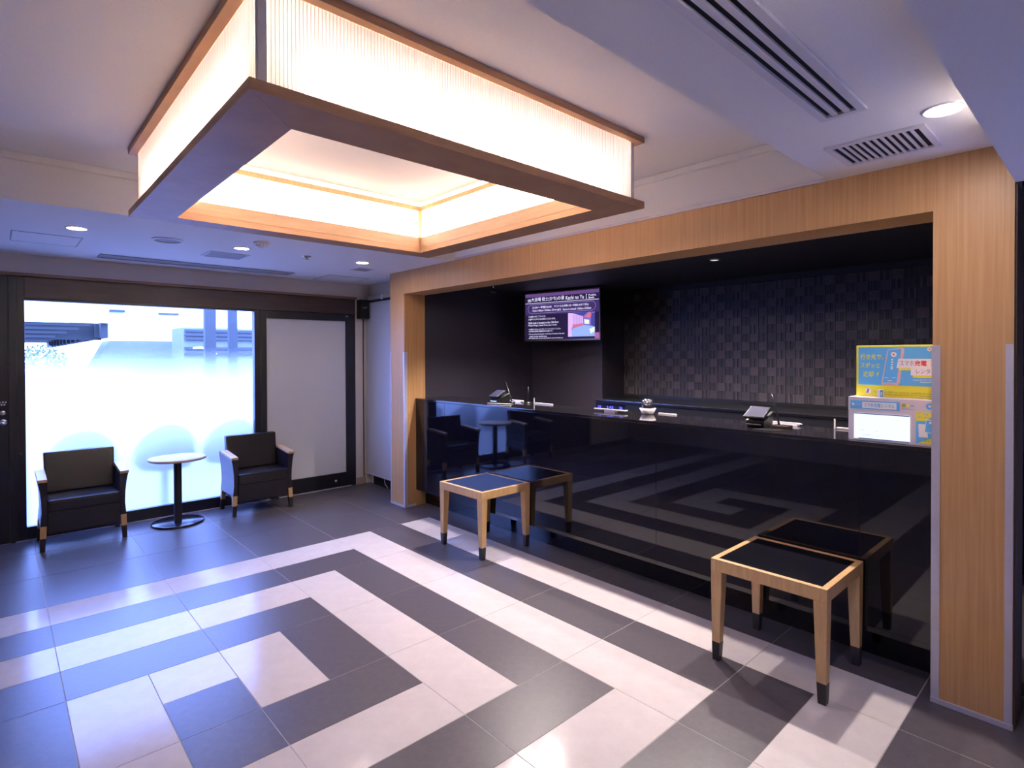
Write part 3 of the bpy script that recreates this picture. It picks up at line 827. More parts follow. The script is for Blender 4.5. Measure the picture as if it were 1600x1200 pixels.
t = thing('wall_speaker', 'small black box loudspeaker high in the corner by the window frame', 'speaker', (3.030, 5.74, 1.96), 0.0)
bm = NB(); bx(bm, -0.062, 0.044, -0.045, 0.055, -0.105, 0.105, 0.008); obj('cabinet', bm, 'blackp', t)
bm = NB(); bx(bm, -0.054, 0.036, -0.049, -0.0455, -0.094, 0.094, 0.001); g_ = obj('grille', bm, plain('speaker_cloth', (0.008, 0.008, 0.010), 0.8), t)
text_mesh('lettering', 'UNIT', -0.045, 0.004, 0.060, 0.020, 'greymesh', g_, -0.0495)
bm = NB(); tube(bm, [(3.045, YN-0.012, 1.855), (3.047, YN-0.008, 1.5), (3.046, YN-0.008, 0.9), (3.048, YN-0.0085, 0.08)], 0.006, 8)
tag(obj('speaker_cable', bm, 'blackp'), 'thin dark cable running down the corner below the loudspeaker', 'cable')

# ------------------------------------------------------------------ television
M['scr_bg'] = emis('tv_background', (0.020, 0.011, 0.050), 0.550)
M['scr_top'] = emis('tv_title_band', (0.13, 0.06, 0.22), 0.550)
M['scr_band'] = emis('tv_mid_band', (0.050, 0.028, 0.125), 0.550)
M['scr_white'] = emis('tv_lettering', (0.78, 0.74, 1.0), 0.632)
M['scr_line'] = emis('tv_line', (0.50, 0.42, 0.85), 0.550)
sT = 0.985
tl = Vector((4.232, 4.400)) * sT; trr = Vector((4.400, 3.495)) * sT
TWd = (trr-tl).length
rot = math.atan2(trr.y-tl.y, trr.x-tl.x)
zt_ = H_CAM + (2.109-H_CAM)*sT; zb_ = H_CAM + (1.591-H_CAM)*sT
THt = zt_-zb_
tv = thing('television', 'wall television showing a purple public bath notice', 'television', (tl.x, tl.y, zb_), rot)
bm = NB(); bx(bm, 0, TWd, 0.004, 0.055, 0, THt, 0.004); obj('casing', bm, 'blackp', tv)
bm = NB(); e = 0.012
for q in ((0, TWd, 0, e*1.4), (0, TWd, THt-e, THt), (0, e, e*1.4, THt-e), (TWd-e, TWd, e*1.4, THt-e)): bx(bm, q[0], q[1], -0.003, 0.0035, q[2], q[3])
obj('bezel', bm, plain('tv_bezel', (0.30, 0.29, 0.31), 0.35, 0.5), tv)
SW, SH = TWd-2*e, THt-2.4*e
def SX(u): return e + SW*u
def SZ(v_): return e*1.4 + SH*(1-v_)
bm = NB(); bx(bm, e, TWd-e, 0.0, 0.0039, e*1.4, THt-e); scr = obj('screen', bm, 'scr_bg', tv)
def quad(nm, u0, u1, v0, v1, material, y, par, fx=SX, fz=SZ):
    bm = NB(); bx(bm, fx(u0), fx(u1), y, y+0.0004, fz(v1), fz(v0)); return obj(nm, bm, material, par)
quad('title_band', 0, 1, 0.0, 0.07, 'scr_top', -0.0006, scr)
quad('notice_band', 0, 1, 0.205, 0.46, 'scr_band', -0.0006, scr)
quad('rule', 0, 1, 0.20, 0.208, 'scr_white', -0.0012, scr)
def stext(s, u, v1, w, hgt, mm='scr_white', **k):
    k.setdefault('bold', 0.006)
    return text_mesh('lettering', s, SX(u), SZ(v1), SW*w, SH*hgt, mm, scr, -0.0014, **k)
stext('当館', 0.035, 0.175, 0.045, 0.070)
stext('大浴場 徒士(かち)の湯', 0.088, 0.180, 0.46, 0.100)
stext('Kachi no Yu', 0.570, 0.176, 0.235, 0.082)
stext('[', 0.835, 0.185, 0.012, 0.100)
stext('Public', 0.868, 0.130, 0.095, 0.040); stext('Bath', 0.868, 0.182, 0.070, 0.038)
# rounded outline
bm = NB()
cx0, cx1, cz0, cz1 = SX(0.04), SX(0.955), SZ(0.425), SZ(0.235)
rad = (cz1-cz0)/2; pts = []
for k in range(25):
    a = PI/2 - PI*k/24; pts.append((cx1-rad+rad*math.cos(a), (cz0+cz1)/2+rad*math.sin(a)))
for k in range(25):
    a = -PI/2 - PI*k/24; pts.append((cx0+rad+rad*math.cos(a), (cz0+cz1)/2+rad*math.sin(a)))
w_ = 0.0022
cxm, czm = (cx0+cx1)/2, (cz0+cz1)/2
n = len(pts)
outer, inner = [], []
for i, (x, z) in enumerate(pts):
    ccx = min(max(x, cx0+rad), cx1-rad)
    d = Vector((x-ccx, z-czm)); d.normalize()
    outer.append(bm.verts.new((x+d.x*w_/2, -0.0014, z+d.y*w_/2))); inner.append(bm.verts.new((x-d.x*w_/2, -0.0014, z-d.y*w_/2)))
for i in range(n): bm.faces.new((outer[i], outer[(i+1)%n], inner[(i+1)%n], inner[i]))
obj('rounded_outline', bm, 'scr_line', scr)
stext('15:00～翌朝10:00', 0.105, 0.325, 0.27, 0.055)
stext('サウナのみ深夜1:00～早朝5:00まで停止', 0.41, 0.320, 0.46, 0.048)
stext('Open 3:00pm~10:00am (Overnight)', 0.105, 0.400, 0.40, 0.055)
stext('Sauna is closed 1:00am~5:00am', 0.53, 0.395, 0.37, 0.045)
stext('大浴場は13Fにございます。', 0.045, 0.515, 0.25, 0.040)
stext('お部屋からタオルをお持ちくださいませ。', 0.045, 0.575, 0.385, 0.042)
stext('Public bath is located on the 13th floor.', 0.045, 0.655, 0.43, 0.046)
stext('Please bring a towel from your room.', 0.045, 0.715, 0.405, 0.046)
stext('※大浴場入口ではルームキーをカードリーダーにかざしてください。', 0.048, 0.790, 0.455, 0.034)
stext('※女性用大浴場は暗証番号が必要です。', 0.048, 0.835, 0.345, 0.034)
stext('※For spa, please bring your room key and touch to the card', 0.048, 0.900, 0.50, 0.036)
stext('reader to enter the bath area.', 0.060, 0.945, 0.25, 0.034)
stext('※For ladies, there is a pin code needed to enter the bath area.', 0.048, 0.990, 0.485, 0.034)
# photograph of the bath on the screen: simple flat shapes
PU0, PU1, PV0, PV1 = 0.60, 0.945, 0.455, 0.955
def pp(a, b, y=-0.0014): return (SX(PU0+(PU1-PU0)*a), y, SZ(PV0+(PV1-PV0)*b))
picm = [emis('pic_blue_floor', (0.30, 0.42, 0.95), 0.550), emis('pic_lilac_wall', (0.72, 0.45, 0.85), 0.550), emis('pic_red_wall', (0.62, 0.16, 0.25), 0.550),
        emis('pic_dark_ceiling', (0.06, 0.06, 0.32), 0.550), emis('pic_lamp', (0.75, 0.85, 0.72), 0.550), emis('pic_violet', (0.20, 0.13, 0.55), 0.550)]
bm = NB()
def pf(pts, mi, y=-0.0014):
    f = bm.faces.new([bm.verts.new(pp(a, b, y)) for a, b in pts]); f.material_index = mi
pf([(0,0),(1,0),(1,1),(0,1)], 5)
pf([(0.17,0.66),(0.6,0.53),(1,0.6),(1,1),(0.12,1)], 0, -0.0017)
pf([(0,0),(0.16,0.02),(0.56,0.17),(0.58,0.52),(0.17,0.64),(0,0.4)], 1, -0.0018)
pf([(0.17,0.5),(0.57,0.46),(0.58,0.53),(0.17,0.65)], 2, -0.0020)
pf([(0.17,0.02),(0.75,0),(0.58,0.16)], 3, -0.0020)
for k in range(9):
    a_ = 0.19+0.04*k; t0 = 0.06+0.10*(a_-0.17)/0.4
    pf([(a_,t0+0.01),(a_+0.010,t0+0.012),(a_+0.010,0.50),(a_,0.505)], 5, -0.00215)
pf([(0.60,0.2),(0.8,0),(0.9,0.1),(0.84,0.25)], 2, -0.0021)
pf([(0.61,0.29),(0.80,0.33),(0.80,0.5),(0.62,0.48)], 4, -0.0022)
pf([(0.86,0.05),(1,0.05),(1,0.62),(0.86,0.55)], 3, -0.0021)
pf([(0,0.42),(0.14,0.42),(0.15,1),(0,1)], 1, -0.0023)
pf([(0.8,0.7),(1,0.62),(1,0.8),(0.85,0.9)], 4, -0.0019)
obj('bath_picture', bm, picm, scr)
quad('corner_pattern', 0.945, 1.0, 0.88, 1.0, emis('scr_pink', (0.40, 0.12, 0.35), 0.550), -0.0012, scr)
bm = NB(); bx(bm, TWd*0.40, TWd*0.60, 0.0555, 0.30, THt*0.35, THt*0.65, 0.004); obj('mounting_arm', bm, 'blackp', tv)

# ------------------------------------------------------------------ rental kiosk
M['k_white'] = plain('kiosk_white', (0.72, 0.66, 0.76), 0.35, var=0.02)
M['k_cyan'] = plain('print_cyan', (0.13, 0.50, 0.96), 0.4, var=0.02)
M['k_yellow'] = plain('print_yellow', (0.90, 0.84, 0.07), 0.4, var=0.02)
M['k_red'] = plain('print_red', (0.72, 0.05, 0.05), 0.4, var=0.02)
M['k_blue'] = plain('print_slate_blue', (0.16, 0.22, 0.42), 0.4, var=0.02)
M['k_pink'] = plain('print_pink', (0.80, 0.52, 0.58), 0.4, var=0.02)
M['k_pwhite'] = plain('print_white', (0.90, 0.88, 0.91), 0.4, var=0.02)
M['k_purple'] = plain('print_purple', (0.30, 0.18, 0.50), 0.4, var=0.02)
M['k_olive'] = plain('print_olive', (0.42, 0.40, 0.10), 0.4, var=0.02)
M['k_screen'] = emis('kiosk_screen', (0.86, 0.99, 1.0), 0.52)
M['k_scrline'] = emis('kiosk_screen_bar', (0.03, 0.04, 0.20), 0.550)
M['k_scrtxt'] = emis('kiosk_screen_text', (0.55, 0.60, 0.72), 0.550)
XK = 2.995
ks = thing('rental_kiosk', 'white phone battery rental kiosk with lit screen at the right counter end', 'kiosk', (XK, 0.887, ZK), -PI/2)
KW, KH, KD = 0.351, 0.206, 0.17
bm = NB(); bx(bm, 0, KW, 0.001, KD, 0, KH, 0.006); body = obj('body', bm, 'k_white', ks)
def ku(px_): return (px_-1325)/132*0.3285
def kr(nm, x0, x1, z0, z1, mm, par, y=-0.0006):
    bm = NB(); bx(bm, x0, x1, y, y+0.0016 if y > -0.001 else y+0.0005, z0, z1); return obj(nm, bm, mm, par)
bm = NB(); bx(bm, 0.026, 0.247, -0.0025, 0.0009, 0.010, 0.130, 0.001); scr2 = obj('screen', bm, 'k_screen', ks)
kr('screen_bar', 0.026, 0.247, 0.126, 0.130, 'k_scrline', scr2, -0.0032); kr('screen_bar', 0.045, 0.247, 0.010, 0.014, 'k_scrline', scr2, -0.0032)
for (x, z, w) in ((0.05, 0.050, 0.020), (0.06, 0.028, 0.035), (0.115, 0.048, 0.010), (0.12, 0.025, 0.008)): kr('screen_mark', x, x+w, z, z+0.003, 'k_scrtxt', scr2, -0.0032)
bn = kr('banner', 0.010, 0.208, 0.150, 0.189, 'k_cyan', body)
kr('banner_field', 0.060, 0.196, 0.1545, 0.1835, 'k_pwhite', bn, -0.0012)
text_mesh('lettering', 'スマホ充電レンタル', 0.066, 0.159, 0.124, 0.020, 'k_cyan', bn, -0.0016, bold=0.015)
def kdisc(nm, x, z, r, mm, par, y):
    bm = NB(); vs2 = [bm.verts.new((x+r*math.cos(2*PI*k/28), y, z+r*math.sin(2*PI*k/28))) for k in range(28)]; bm.faces.new(vs2); return obj(nm, bm, mm, par, recalc=False)
kdisc('logo_disc', 0.022, 0.171, 0.0058, 'k_pwhite', bn, -0.0016)
kdisc('logo_dot', 0.022, 0.171, 0.0022, 'k_cyan', bn, -0.0019)
kr('logo_line', 0.032, 0.054, 0.1695, 0.1720, 'k_pink', bn, -0.0016)
kdisc('coin_icon', 0.224, 0.176, 0.0088, 'k_olive', body, -0.0006); kdisc('coin_icon', 0.238, 0.176, 0.0060, 'k_yellow', body, -0.0006)
kr('small_print', 0.250, 0.262, 0.174, 0.1775, 'k_blue', body); kr('small_print', 0.216, 0.264, 0.160, 0.1615, 'k_blue', body)
kdisc('play_badge', 0.319, 0.177, 0.0145, 'k_cyan', body, -0.0006)
bm = NB(); f = bm.faces.new([bm.verts.new(p) for p in ((0.3145, -0.001, 0.170), (0.326, -0.001, 0.177), (0.3145, -0.001, 0.184))]); obj('play_mark', bm, 'k_pwhite', body)
lf = kr('leaflet', 0.269, 0.347, 0.012, 0.150, 'k_cyan', body)
def tri(nm, pts, mm, par, y):
    bm = NB(); bm.faces.new([bm.verts.new((p[0], y, p[1])) for p in pts]); return obj(nm, bm, mm, par)
tri('yellow_corner', ((0.269, 0.150), (0.347, 0.150), (0.305, 0.112), (0.269, 0.110)), 'k_yellow', lf, -0.0012)
tri('yellow_corner', ((0.275, 0.012), (0.347, 0.012), (0.347, 0.050)), 'k_yellow', lf, -0.0012)
text_mesh('lettering', 'どこでも', 0.276, 0.136, 0.038, 0.0095, 'k_cyan', lf, -0.0016); text_mesh('lettering', '借りられる！', 0.276, 0.123, 0.045, 0.0095, 'k_cyan', lf, -0.0016)
text_mesh('lettering', 'どこでも', 0.298, 0.033, 0.036, 0.0085, 'k_olive', lf, -0.0016); text_mesh('lettering', '返せる！', 0.298, 0.021, 0.040, 0.0085, 'k_olive', lf, -0.0016)
tri('phone_print', ((0.280, 0.040), (0.313, 0.040), (0.308, 0.098), (0.278, 0.098)), 'k_pwhite', lf, -0.0014)
tri('phone_print', ((0.300, 0.062), (0.337, 0.058), (0.341, 0.118), (0.306, 0.120)), 'k_pwhite', lf, -0.0018)
tri('phone_screen_print', ((0.302, 0.065), (0.335, 0.061), (0.339, 0.115), (0.308, 0.117)), 'k_cyan', lf, -0.0021)
kdisc('logo_disc', 0.322, 0.106, 0.005, 'k_pwhite', lf, -0.0024)
# battery packs on top of the body
for x in (0.128, 0.335):
    bt = thing('battery_pack', 'white rental battery with cyan stripe on the kiosk near the sign\'s middle' if x < 0.2 else 'white rental battery on the kiosk beside the oak pillar', 'battery', (XK+0.018, 0.887-x, ZK+KH), -PI/2, group='batteries on the kiosk')
    bm = NB(); bx(bm, -0.012, 0.012, -0.006, 0.020, 0.0, 0.036, 0.003); obj('case', bm, 'k_pwhite', bt)
    bm = NB(); bx(bm, 0.001, 0.0125, -0.0068, -0.0061, 0.002, 0.034); st = obj('stripe', bm, plain('stripe_teal', (0.10, 0.38, 0.52), 0.4), bt)
    bm = NB(); bx(bm, 0.004, 0.009, -0.0075, -0.0069, 0.009, 0.026); obj('stripe_mark', bm, 'k_pwhite', st)
# sign board
sgx = 3.055
k_ = sgx/2.995
sg = thing('rental_sign', 'yellow and blue phone charging rental sign board on the white kiosk', 'sign', (sgx, 0.853*k_, ZK+KH), -PI/2)
SGW = 0.853*k_-0.540; SGH = H_CAM+(1.479-H_CAM)*k_ - (ZK+KH)
bm = NB(); bx(bm, 0, SGW, 0.001, 0.012, 0, SGH, 0.004); brd = obj('board', bm, 'k_yellow', sg)
vz = 0.2294/SGH
bl0, bl1 = SGH*0.228, SGH*0.965
blue = kr('blue_field', 0.010, SGW-0.003, bl0, bl1, 'k_cyan', brd, -0.0005)
def bu(u): return (u-1338)/118.0*0.3015   # along the board
def bz(vv): return SGH*(1-(vv-540)/75.5)
text_mesh('lettering', '行き先で、', bu(1345), bz(561), bu(1382)-bu(1345), 0.026, 'k_yellow', blue, -0.0010, shear=0.12, bold=0.02)
text_mesh('lettering', 'スポッと', bu(1344.5), bz(573.5), bu(1377)-bu(1344.5), 0.025, 'k_yellow', blue, -0.0010, shear=0.12, bold=0.02)
text_mesh('lettering', '返却', bu(1349), bz(586.5), bu(1367)-bu(1349), 0.026, 'k_yellow', blue, -0.0010, shear=0.12, bold=0.02)
tri('bolt_mark', ((bu(1371), bz(583)), (bu(1373), bz(586)), (bu(1375.5), bz(579)), (bu(1372.5), bz(580))), 'k_yellow', blue, -0.0010)
# phone
tri('phone_print', ((bu(1379), bz(595)), (bu(1380), bz(598)), (bu(1404), bz(598)), (bu(1407.5), bz(594)), (bu(1414.5), bz(546)), (bu(1412), bz(544)), (bu(1390), bz(546.5)), (bu(1388), bz(549))), 'k_pink', blue, -0.0009)
tri('phone_screen_print', ((bu(1381), bz(594.5)), (bu(1402.5), bz(594)), (bu(1410), bz(545.5)), (bu(1390), bz(547.5))), 'k_cyan', blue, -0.0012)
kdisc('logo_disc', bu(1398.3), bz(553.5), 0.0115, 'k_pwhite', blue, -0.0015); kdisc('logo_dot', bu(1398), bz(553.5), 0.0040, 'k_red', blue, -0.0018)
for i_, vv in enumerate((560, 563.5, 567, 570.5, 573)): kr('phone_lettering', bu(1394.5-i_*0.2), bu(1397.5-i_*0.2), bz(vv+2), bz(vv), 'k_pwhite', blue, -0.0016)
for a_, b_2, vv in ((1383, 1390, 586.5), (1396, 1402, 586.5), (1389, 1396, 591)): kr('phone_mark', bu(a_), bu(b_2), bz(vv+0.8), bz(vv), 'k_pwhite', blue, -0.0016)
for a_ in (1385, 1391, 1396): kdisc('phone_port', bu(a_), bz(596.6), 0.0012, 'k_blue', blue, -0.0016)
kr('yellow_shadow', bu(1406), bu(1424.5), bz(576.2), bz(568), 'k_yellow', blue, -0.0010); kr('yellow_shadow', bu(1427), bu(1460), bz(586.5), bz(578), 'k_yellow', blue, -0.0010); kr('yellow_shadow', bu(1450), bu(1460), bz(570), bz(563.5), 'k_yellow', blue, -0.0010)
tri('white_label', ((bu(1402.5), bz(573)), (bu(1424), bz(573)), (bu(1453), bz(573)), (bu(1454), bz(560)), (bu(1405.5), bz(559.5))), 'k_pwhite', blue, -0.0022)
tri('white_label', ((bu(1424), bz(583)), (bu(1460), bz(583.5)), (bu(1460), bz(570)), (bu(1424.5), bz(570))), 'k_pwhite', blue, -0.0021)
text_mesh('lettering', 'スマホ', bu(1408), bz(569.5), bu(1428.5)-bu(1408), 0.022, 'k_blue', blue, -0.0026)
text_mesh('lettering', '充電', bu(1429.5), bz(570), bu(1447.5)-bu(1429.5), 0.025, 'k_red', blue, -0.0026, bold=0.02)
text_mesh('lettering', 'レンタル', bu(1432), bz(580.5), bu(1460.5)-bu(1432), 0.021, 'k_blue', blue, -0.0026)
text_mesh('lettering', 'MOBILE BATTERY RENTAL', bu(1427), bz(590.5), bu(1460)-bu(1427), 0.0060, 'k_pwhite', blue, -0.0010)
kr('small_print', bu(1438), bu(1460), bz(593), bz(592.2), 'k_pwhite', blue, -0.0010)
kdisc('logo_disc', bu(1451), bz(546.5), 0.0085, 'k_pwhite', blue, -0.0010); kdisc('logo_dot', bu(1451), bz(546.5), 0.0030, 'k_blue', blue, -0.0013)
kdisc('icon_disc', bu(1358), bz(607), 0.0125, 'k_pwhite', brd, -0.0005)
tri('icon_mark', ((bu(1354.5), bz(610)), (bu(1358), bz(610.5)), (bu(1360), bz(605)), (bu(1357), bz(603.5))), 'k_purple', brd, -0.0010)
text_mesh('lettering', 'Scan the QR to unlock mobile battery', bu(1367), bz(610.5), bu(1459)-bu(1367), 0.0115, 'k_olive', brd, -0.0005)
kr('underline', bu(1373), bu(1459), bz(612.2), bz(611.6), 'k_olive', brd, -0.0005)

# ------------------------------------------------------------------ things on the counter
def terminal(x, y, rz, label, sc=1.0):
    t = thing('payment_terminal', label, 'terminal', (x, y, ZK), rz, group='payment terminals on the counter')
    # local: faces -Y, X to the viewer's right
    w = 0.055*sc
    bm = NB(); hexa(bm, [(-w*0.8, -0.03, 0), (w*0.8, -0.03, 0), (w*0.8, 0.085, 0), (-w*0.8, 0.085, 0)], [(-w*0.9, -0.045, 0.038), (w*0.9, -0.045, 0.038), (w*0.9, 0.09, 0.085), (-w*0.9, 0.09, 0.085)], 0.004); obj('base', bm, 'blackp', t)
    bm = NB(); hexa(bm, [(-w, -0.055, 0.050), (w, -0.055, 0.050), (w, 0.045, 0.098), (-w, 0.045, 0.098)], [(-w, -0.062, 0.062), (w, -0.062, 0.062), (w, 0.038, 0.112), (-w, 0.038, 0.112)], 0.003); hd_ = obj('head', bm, 'blackp', t)
    bm = NB(); hexa(bm, [(-w*0.90, -0.0585, 0.0632), (w*0.90, -0.0585, 0.0632), (w*0.90, 0.0365, 0.1107), (-w*0.90, 0.0365, 0.1107)], [(-w*0.90, -0.0592, 0.0644), (w*0.90, -0.0592, 0.0644), (w*0.90, 0.0358, 0.1119), (-w*0.90, 0.0358, 0.1119)])
    obj('display', bm, plain('terminal_display', (0.030, 0.030, 0.06), 0.6, spec=0.1), hd_)
    bm = NB(); bx(bm, -w*0.75, w*0.7, -0.052, -0.043, 0.018, 0.023, 0.001); obj('card_slot', bm, 'silver', t)
    bm = NB(); bx(bm, w*1.0, w*1.01, -0.01, 0.006, 0.062, 0.070); obj('side_key', bm, 'silver', t)
    return t
terminal(3.145, 3.600, -PI/2, 'black payment terminal with tilted display at the left counter end')
terminal(3.145, 1.385, -PI/2, 'black payment terminal with tilted display at the right, near the kiosk', 1.05)
bm = NB(); tube(bm, [(3.155, 1.272, ZK+0.012), (3.155, 1.280, ZK+0.07), (3.158, 1.300, ZK+0.13), (3.16, 1.313, ZK+0.186)], [0.006, 0.0055, 0.004, 0.003], 10)
t = thing('pen_stand', 'upright black pen in its stand beside the right payment terminal', 'pen', (3.155, 1.272, ZK), group='pens in stands')
obj('pen', bm, 'blackp', t, True)
bm = NB(); bx(bm, 3.115, 3.195, 1.215, 1.300, ZK, ZK+0.020, 0.005); obj('stand', bm, plain('pen_stand_bronze', (0.09, 0.07, 0.06), 0.3, 0.6), t, True)
t = thing('pen_stand', 'upright black pen in its stand behind the left payment terminal', 'pen', (3.27, 3.56, ZK), group='pens in stands')
bm = NB(); tube(bm, [(3.27, 3.56, ZK+0.012), (3.27, 3.58, ZK+0.05), (3.27, 3.64, ZK+0.178)], [0.006, 0.005, 0.003], 10); obj('pen', bm, 'blackp', t, True)
bm = NB(); lathe(bm, [(0, ZK), (0.030, ZK), (0.030, ZK+0.006), (0.012, ZK+0.016), (0, ZK+0.017)], 3.27, 3.56, 24); obj('stand', bm, 'blackp', t, True)
t = thing('pen_stand', 'dark upright pen between the two white stands at the left', 'pen', (3.33, 3.42, ZK), group='pens in stands')
bm = NB(); tube(bm, [(3.33, 3.42, ZK+0.008), (3.33, 3.42, ZK+0.14)], [0.005, 0.004], 10); obj('pen', bm, 'blackp', t, True)
bm = NB(); lathe(bm, [(0, ZK), (0.030, ZK), (0.030, ZK+0.006), (0.012, ZK+0.014), (0, ZK+0.015)], 3.33, 3.42, 24); obj('stand', bm, 'blackp', t, True)
# payment mats
bm = NB(); hexa(bm, [(3.015, 1.36, ZK), (3.015, 1.27, ZK), (3.125, 1.20, ZK), (3.125, 1.33, ZK)][::-1], [(3.015, 1.36, ZK+0.003), (3.015, 1.27, ZK+0.003), (3.125, 1.20, ZK+0.003), (3.125, 1.33, ZK+0.003)][::-1])
tag(obj('signing_tray', bm, 'blackp'), 'flat black tray in front of the right payment terminal', 'tray')
bm = NB(); tube(bm, [(3.045, 3.62, ZK+0.005), (3.115, 3.40, ZK+0.005)], 0.005, 10); tag(obj('ballpoint_pen', bm, 'greypost'), 'grey pen lying before the left payment terminal', 'pen')

def divider(x, y, label, length=0.13, up=0.05):
    """clear divider foot: upright blade and horizontal bar"""
    t = thing('divider_foot', label, 'stand', (x, y, ZK), group='white divider feet on the counter')
    bm = NB(); bx(bm, x-0.003, x+0.003, y-0.004, y+0.004, ZK, ZK+up, 0.001); obj('upright', bm, 'acrylic', t, True)
    bm = NB(); bx(bm, x+0.004, x+0.02, y-length, y-0.005, ZK, ZK+0.010, 0.002); obj('bar', bm, 'acrylic', t, True)
divider(3.325, 3.345, 'white T-shaped stand right of the left payment terminal', 0.20)
divider(3.362, 1.060, 'white T-shaped stand just left of the rental kiosk', 0.13, 0.055)
def white_bar(x, y0, y1, label, hgt=0.012):
    t = thing('document_holder', label, 'holder', (x, (y0+y1)/2, ZK), group='white holders on the counter')
    bm = NB(); poly(bm, [(x, y0, ZK+0.005), (x, y1+0.02, ZK+0.005), (x, y1, ZK+0.005+hgt*0.55), (x, y1+0.02, ZK+0.005+hgt), (x, y0, ZK+0.005+hgt)], (0.02, 0, 0)); obj('plate', bm, 'acrylic', t, True)
    bm = NB(); bx(bm, x-0.004, x+0.03, y1+0.02, y0, ZK, ZK+0.0045); obj('foot', bm, 'acrylic', t, True)
white_bar(3.340, 1.385, 1.225, 'white low holder behind the right payment terminal')
white_bar(3.340, 3.66, 3.50, 'white low holder behind the left payment terminal')
bm = NB(); bx(bm, 3.355, 3.375, 2.03, 2.165, ZK, ZK+0.008, 0.001); tag(obj('white_ruler', bm, 'acrylic'), 'thin white strip lying right of the glass ball', 'strip')

# world clock with three displays
t = thing('desk_clock', 'slim white-based clock with three blue glowing displays', 'clock', (3.235, 2.48, ZK))
bm = NB(); bx(bm, 3.215, 3.255, 2.345, 2.615, ZK+0.014, ZK+0.021, 0.001); obj('shelf', bm, 'acrylic', t, True)
bm = NB(); bx(bm, 3.222, 3.250, 2.43, 2.527, ZK, ZK+0.0135, 0.001); obj('foot', bm, 'acrylic', t, True)
M['clk'] = emis('clock_digits', (0.14, 0.16, 1.0), 1.100)
M['clkglass'] = plain('clock_glass', (0.010, 0.011, 0.05), 0.08)
bm = NB(); bx(bm, 3.232, 3.238, 2.350, 2.612, ZK+0.0215, ZK+0.060, 0.001); gl_ = obj('display_glass', bm, 'clkglass', t, True)
for s, yc, w in (('10', 2.575, 0.026), ('3:42', 2.482, 0.058), ('20', 2.388, 0.026)):
    o = text_mesh('digits', s, 0, 0, w, 0.018, 'clk', gl_, 0)
    o.rotation_euler = (0, 0, -PI/2); o.location = Vector((3.2312, yc+w/2, ZK+0.0245)) - ORIG[t.name]
# glass ball on white dish
t = thing('glass_ball', 'shiny dark glass ball in a white dish beside the clock', 'ornament', (3.30, 2.212, ZK))
bm = NB(); lathe(bm, [(0, 0), (0.036, 0), (0.040, 0.004), (0.056, 0.040), (0.052, 0.041), (0.036, 0.010), (0, 0.008)], seg=36); obj('dish', bm, 'acrylic', t)
m_, nt_, b_ = mat('dark_glass_ball'); setp(b_, (0.02, 0.02, 0.03), 0.02, spec=1.0)
bm = NB(); lathe(bm, [(0.046*math.sin(PI*k/18), 0.052-0.046*math.cos(PI*k/18)) for k in range(19)], seg=36); obj('ball', bm, m_, t)
for k in range(9):
    a = k*2.4; rr2 = 0.012+0.0028*k
    bm = NB(); lathe(bm, [(0.007*math.sin(PI*q/8), -0.007*math.cos(PI*q/8)) for q in range(9)], seg=12)
    zz = 0.052+math.sqrt(max(0, 0.046**2-rr2**2))
    bmesh.ops.translate(bm, verts=bm.verts[:], vec=(rr2*math.cos(a), rr2*math.sin(a), zz)); obj('facet_bead', bm, 'silver', t)

# small camera hanging under the recess ceiling just behind the lintel
t = thing('hanging_camera', 'small dark camera hanging behind the lintel near the left pillar', 'camera', (3.20, 3.72, ZR))
bm = NB(); tube(bm, [(3.20, 3.72, ZR-0.0005), (3.20, 3.72, 2.045), (3.205, 3.722, 2.02)], 0.005, 8); obj('stem', bm, 'silver', t, True)
bm = NB(); lathe(bm, [(0, 1.982), (0.016, 1.984), (0.022, 1.994), (0.022, 2.010), (0.012, 2.021), (0, 2.022)], 3.205, 3.722, 20); obj('housing', bm, 'blackp', t, True)

# ------------------------------------------------------------------ outside
M['o_ground'] = plain('asphalt', (0.16, 0.15, 0.14), 0.9)
M['o_conc'] = plain('concrete', (0.20, 0.21, 0.18), 0.9)
M['o_white'] = plain('white_facade', (0.75, 0.74, 0.66), 0.8)
M['o_steel'] = plain('painted_steel', (0.025, 0.028, 0.025), 0.7)
M['o_steel2'] = plain('painted_steel_light', (0.045, 0.05, 0.045), 0.7)
M['o_leaf'] = plain('leaves', (0.10, 0.13, 0.05), 0.8, var=0.4, nscale=20)
M['o_chair'] = plain('outdoor_chair_shell', (0.06, 0.06, 0.06), 0.6)
tag(box_obj('street_ground', -20, 30, 5.96, 60, -0.2, -0.02, 'o_ground'), 'pale street surface outside the window', 'street')
# viaduct
t = thing('viaduct', 'steel railway viaduct seen through the clear upper glass', 'bridge', (0, 20, 0))
box_obj('fascia', -8, 2.42, 19.9, 20.1, 2.42, 4.6, 'o_white', t); box_obj('fascia', 2.45, 9.0, 32.0, 32.2, 2.3, 9.0, 'o_white', t)
for k in range(4): box_obj('flange', -8, 2.0-0.25*k, 20.05+0.2*k, 20.12+0.2*k, 2.33-0.11*k, 2.40-0.11*k, 'o_steel2', t)
box_obj('girder', -8, 2.35, 20.9, 21.0, 1.95, 2.45, 'o_steel', t)
box_obj('side_girder', 2.25, 2.42, 20.12, 44, 2.0, 2.44, 'o_steel', t)
for k in range(12): box_obj('stiffener', 2.16, 2.25, 20.6+k*1.8, 20.7+k*1.8, 2.02, 2.42, 'o_steel2', t)
box_obj('deck', -8, 2.25, 21.0, 44, 2.30, 2.44, 'o_steel2', t)
bm = NB(); poly(bm, [(2.05, 25, -0.02), (6.1, 25, -0.02), (5.35, 25, 2.05), (3.05, 25, 2.04)], (0, 2, 0)); tag(obj('abutment', bm, 'o_conc'), 'pale concrete abutment below the viaduct outside', 'abutment')
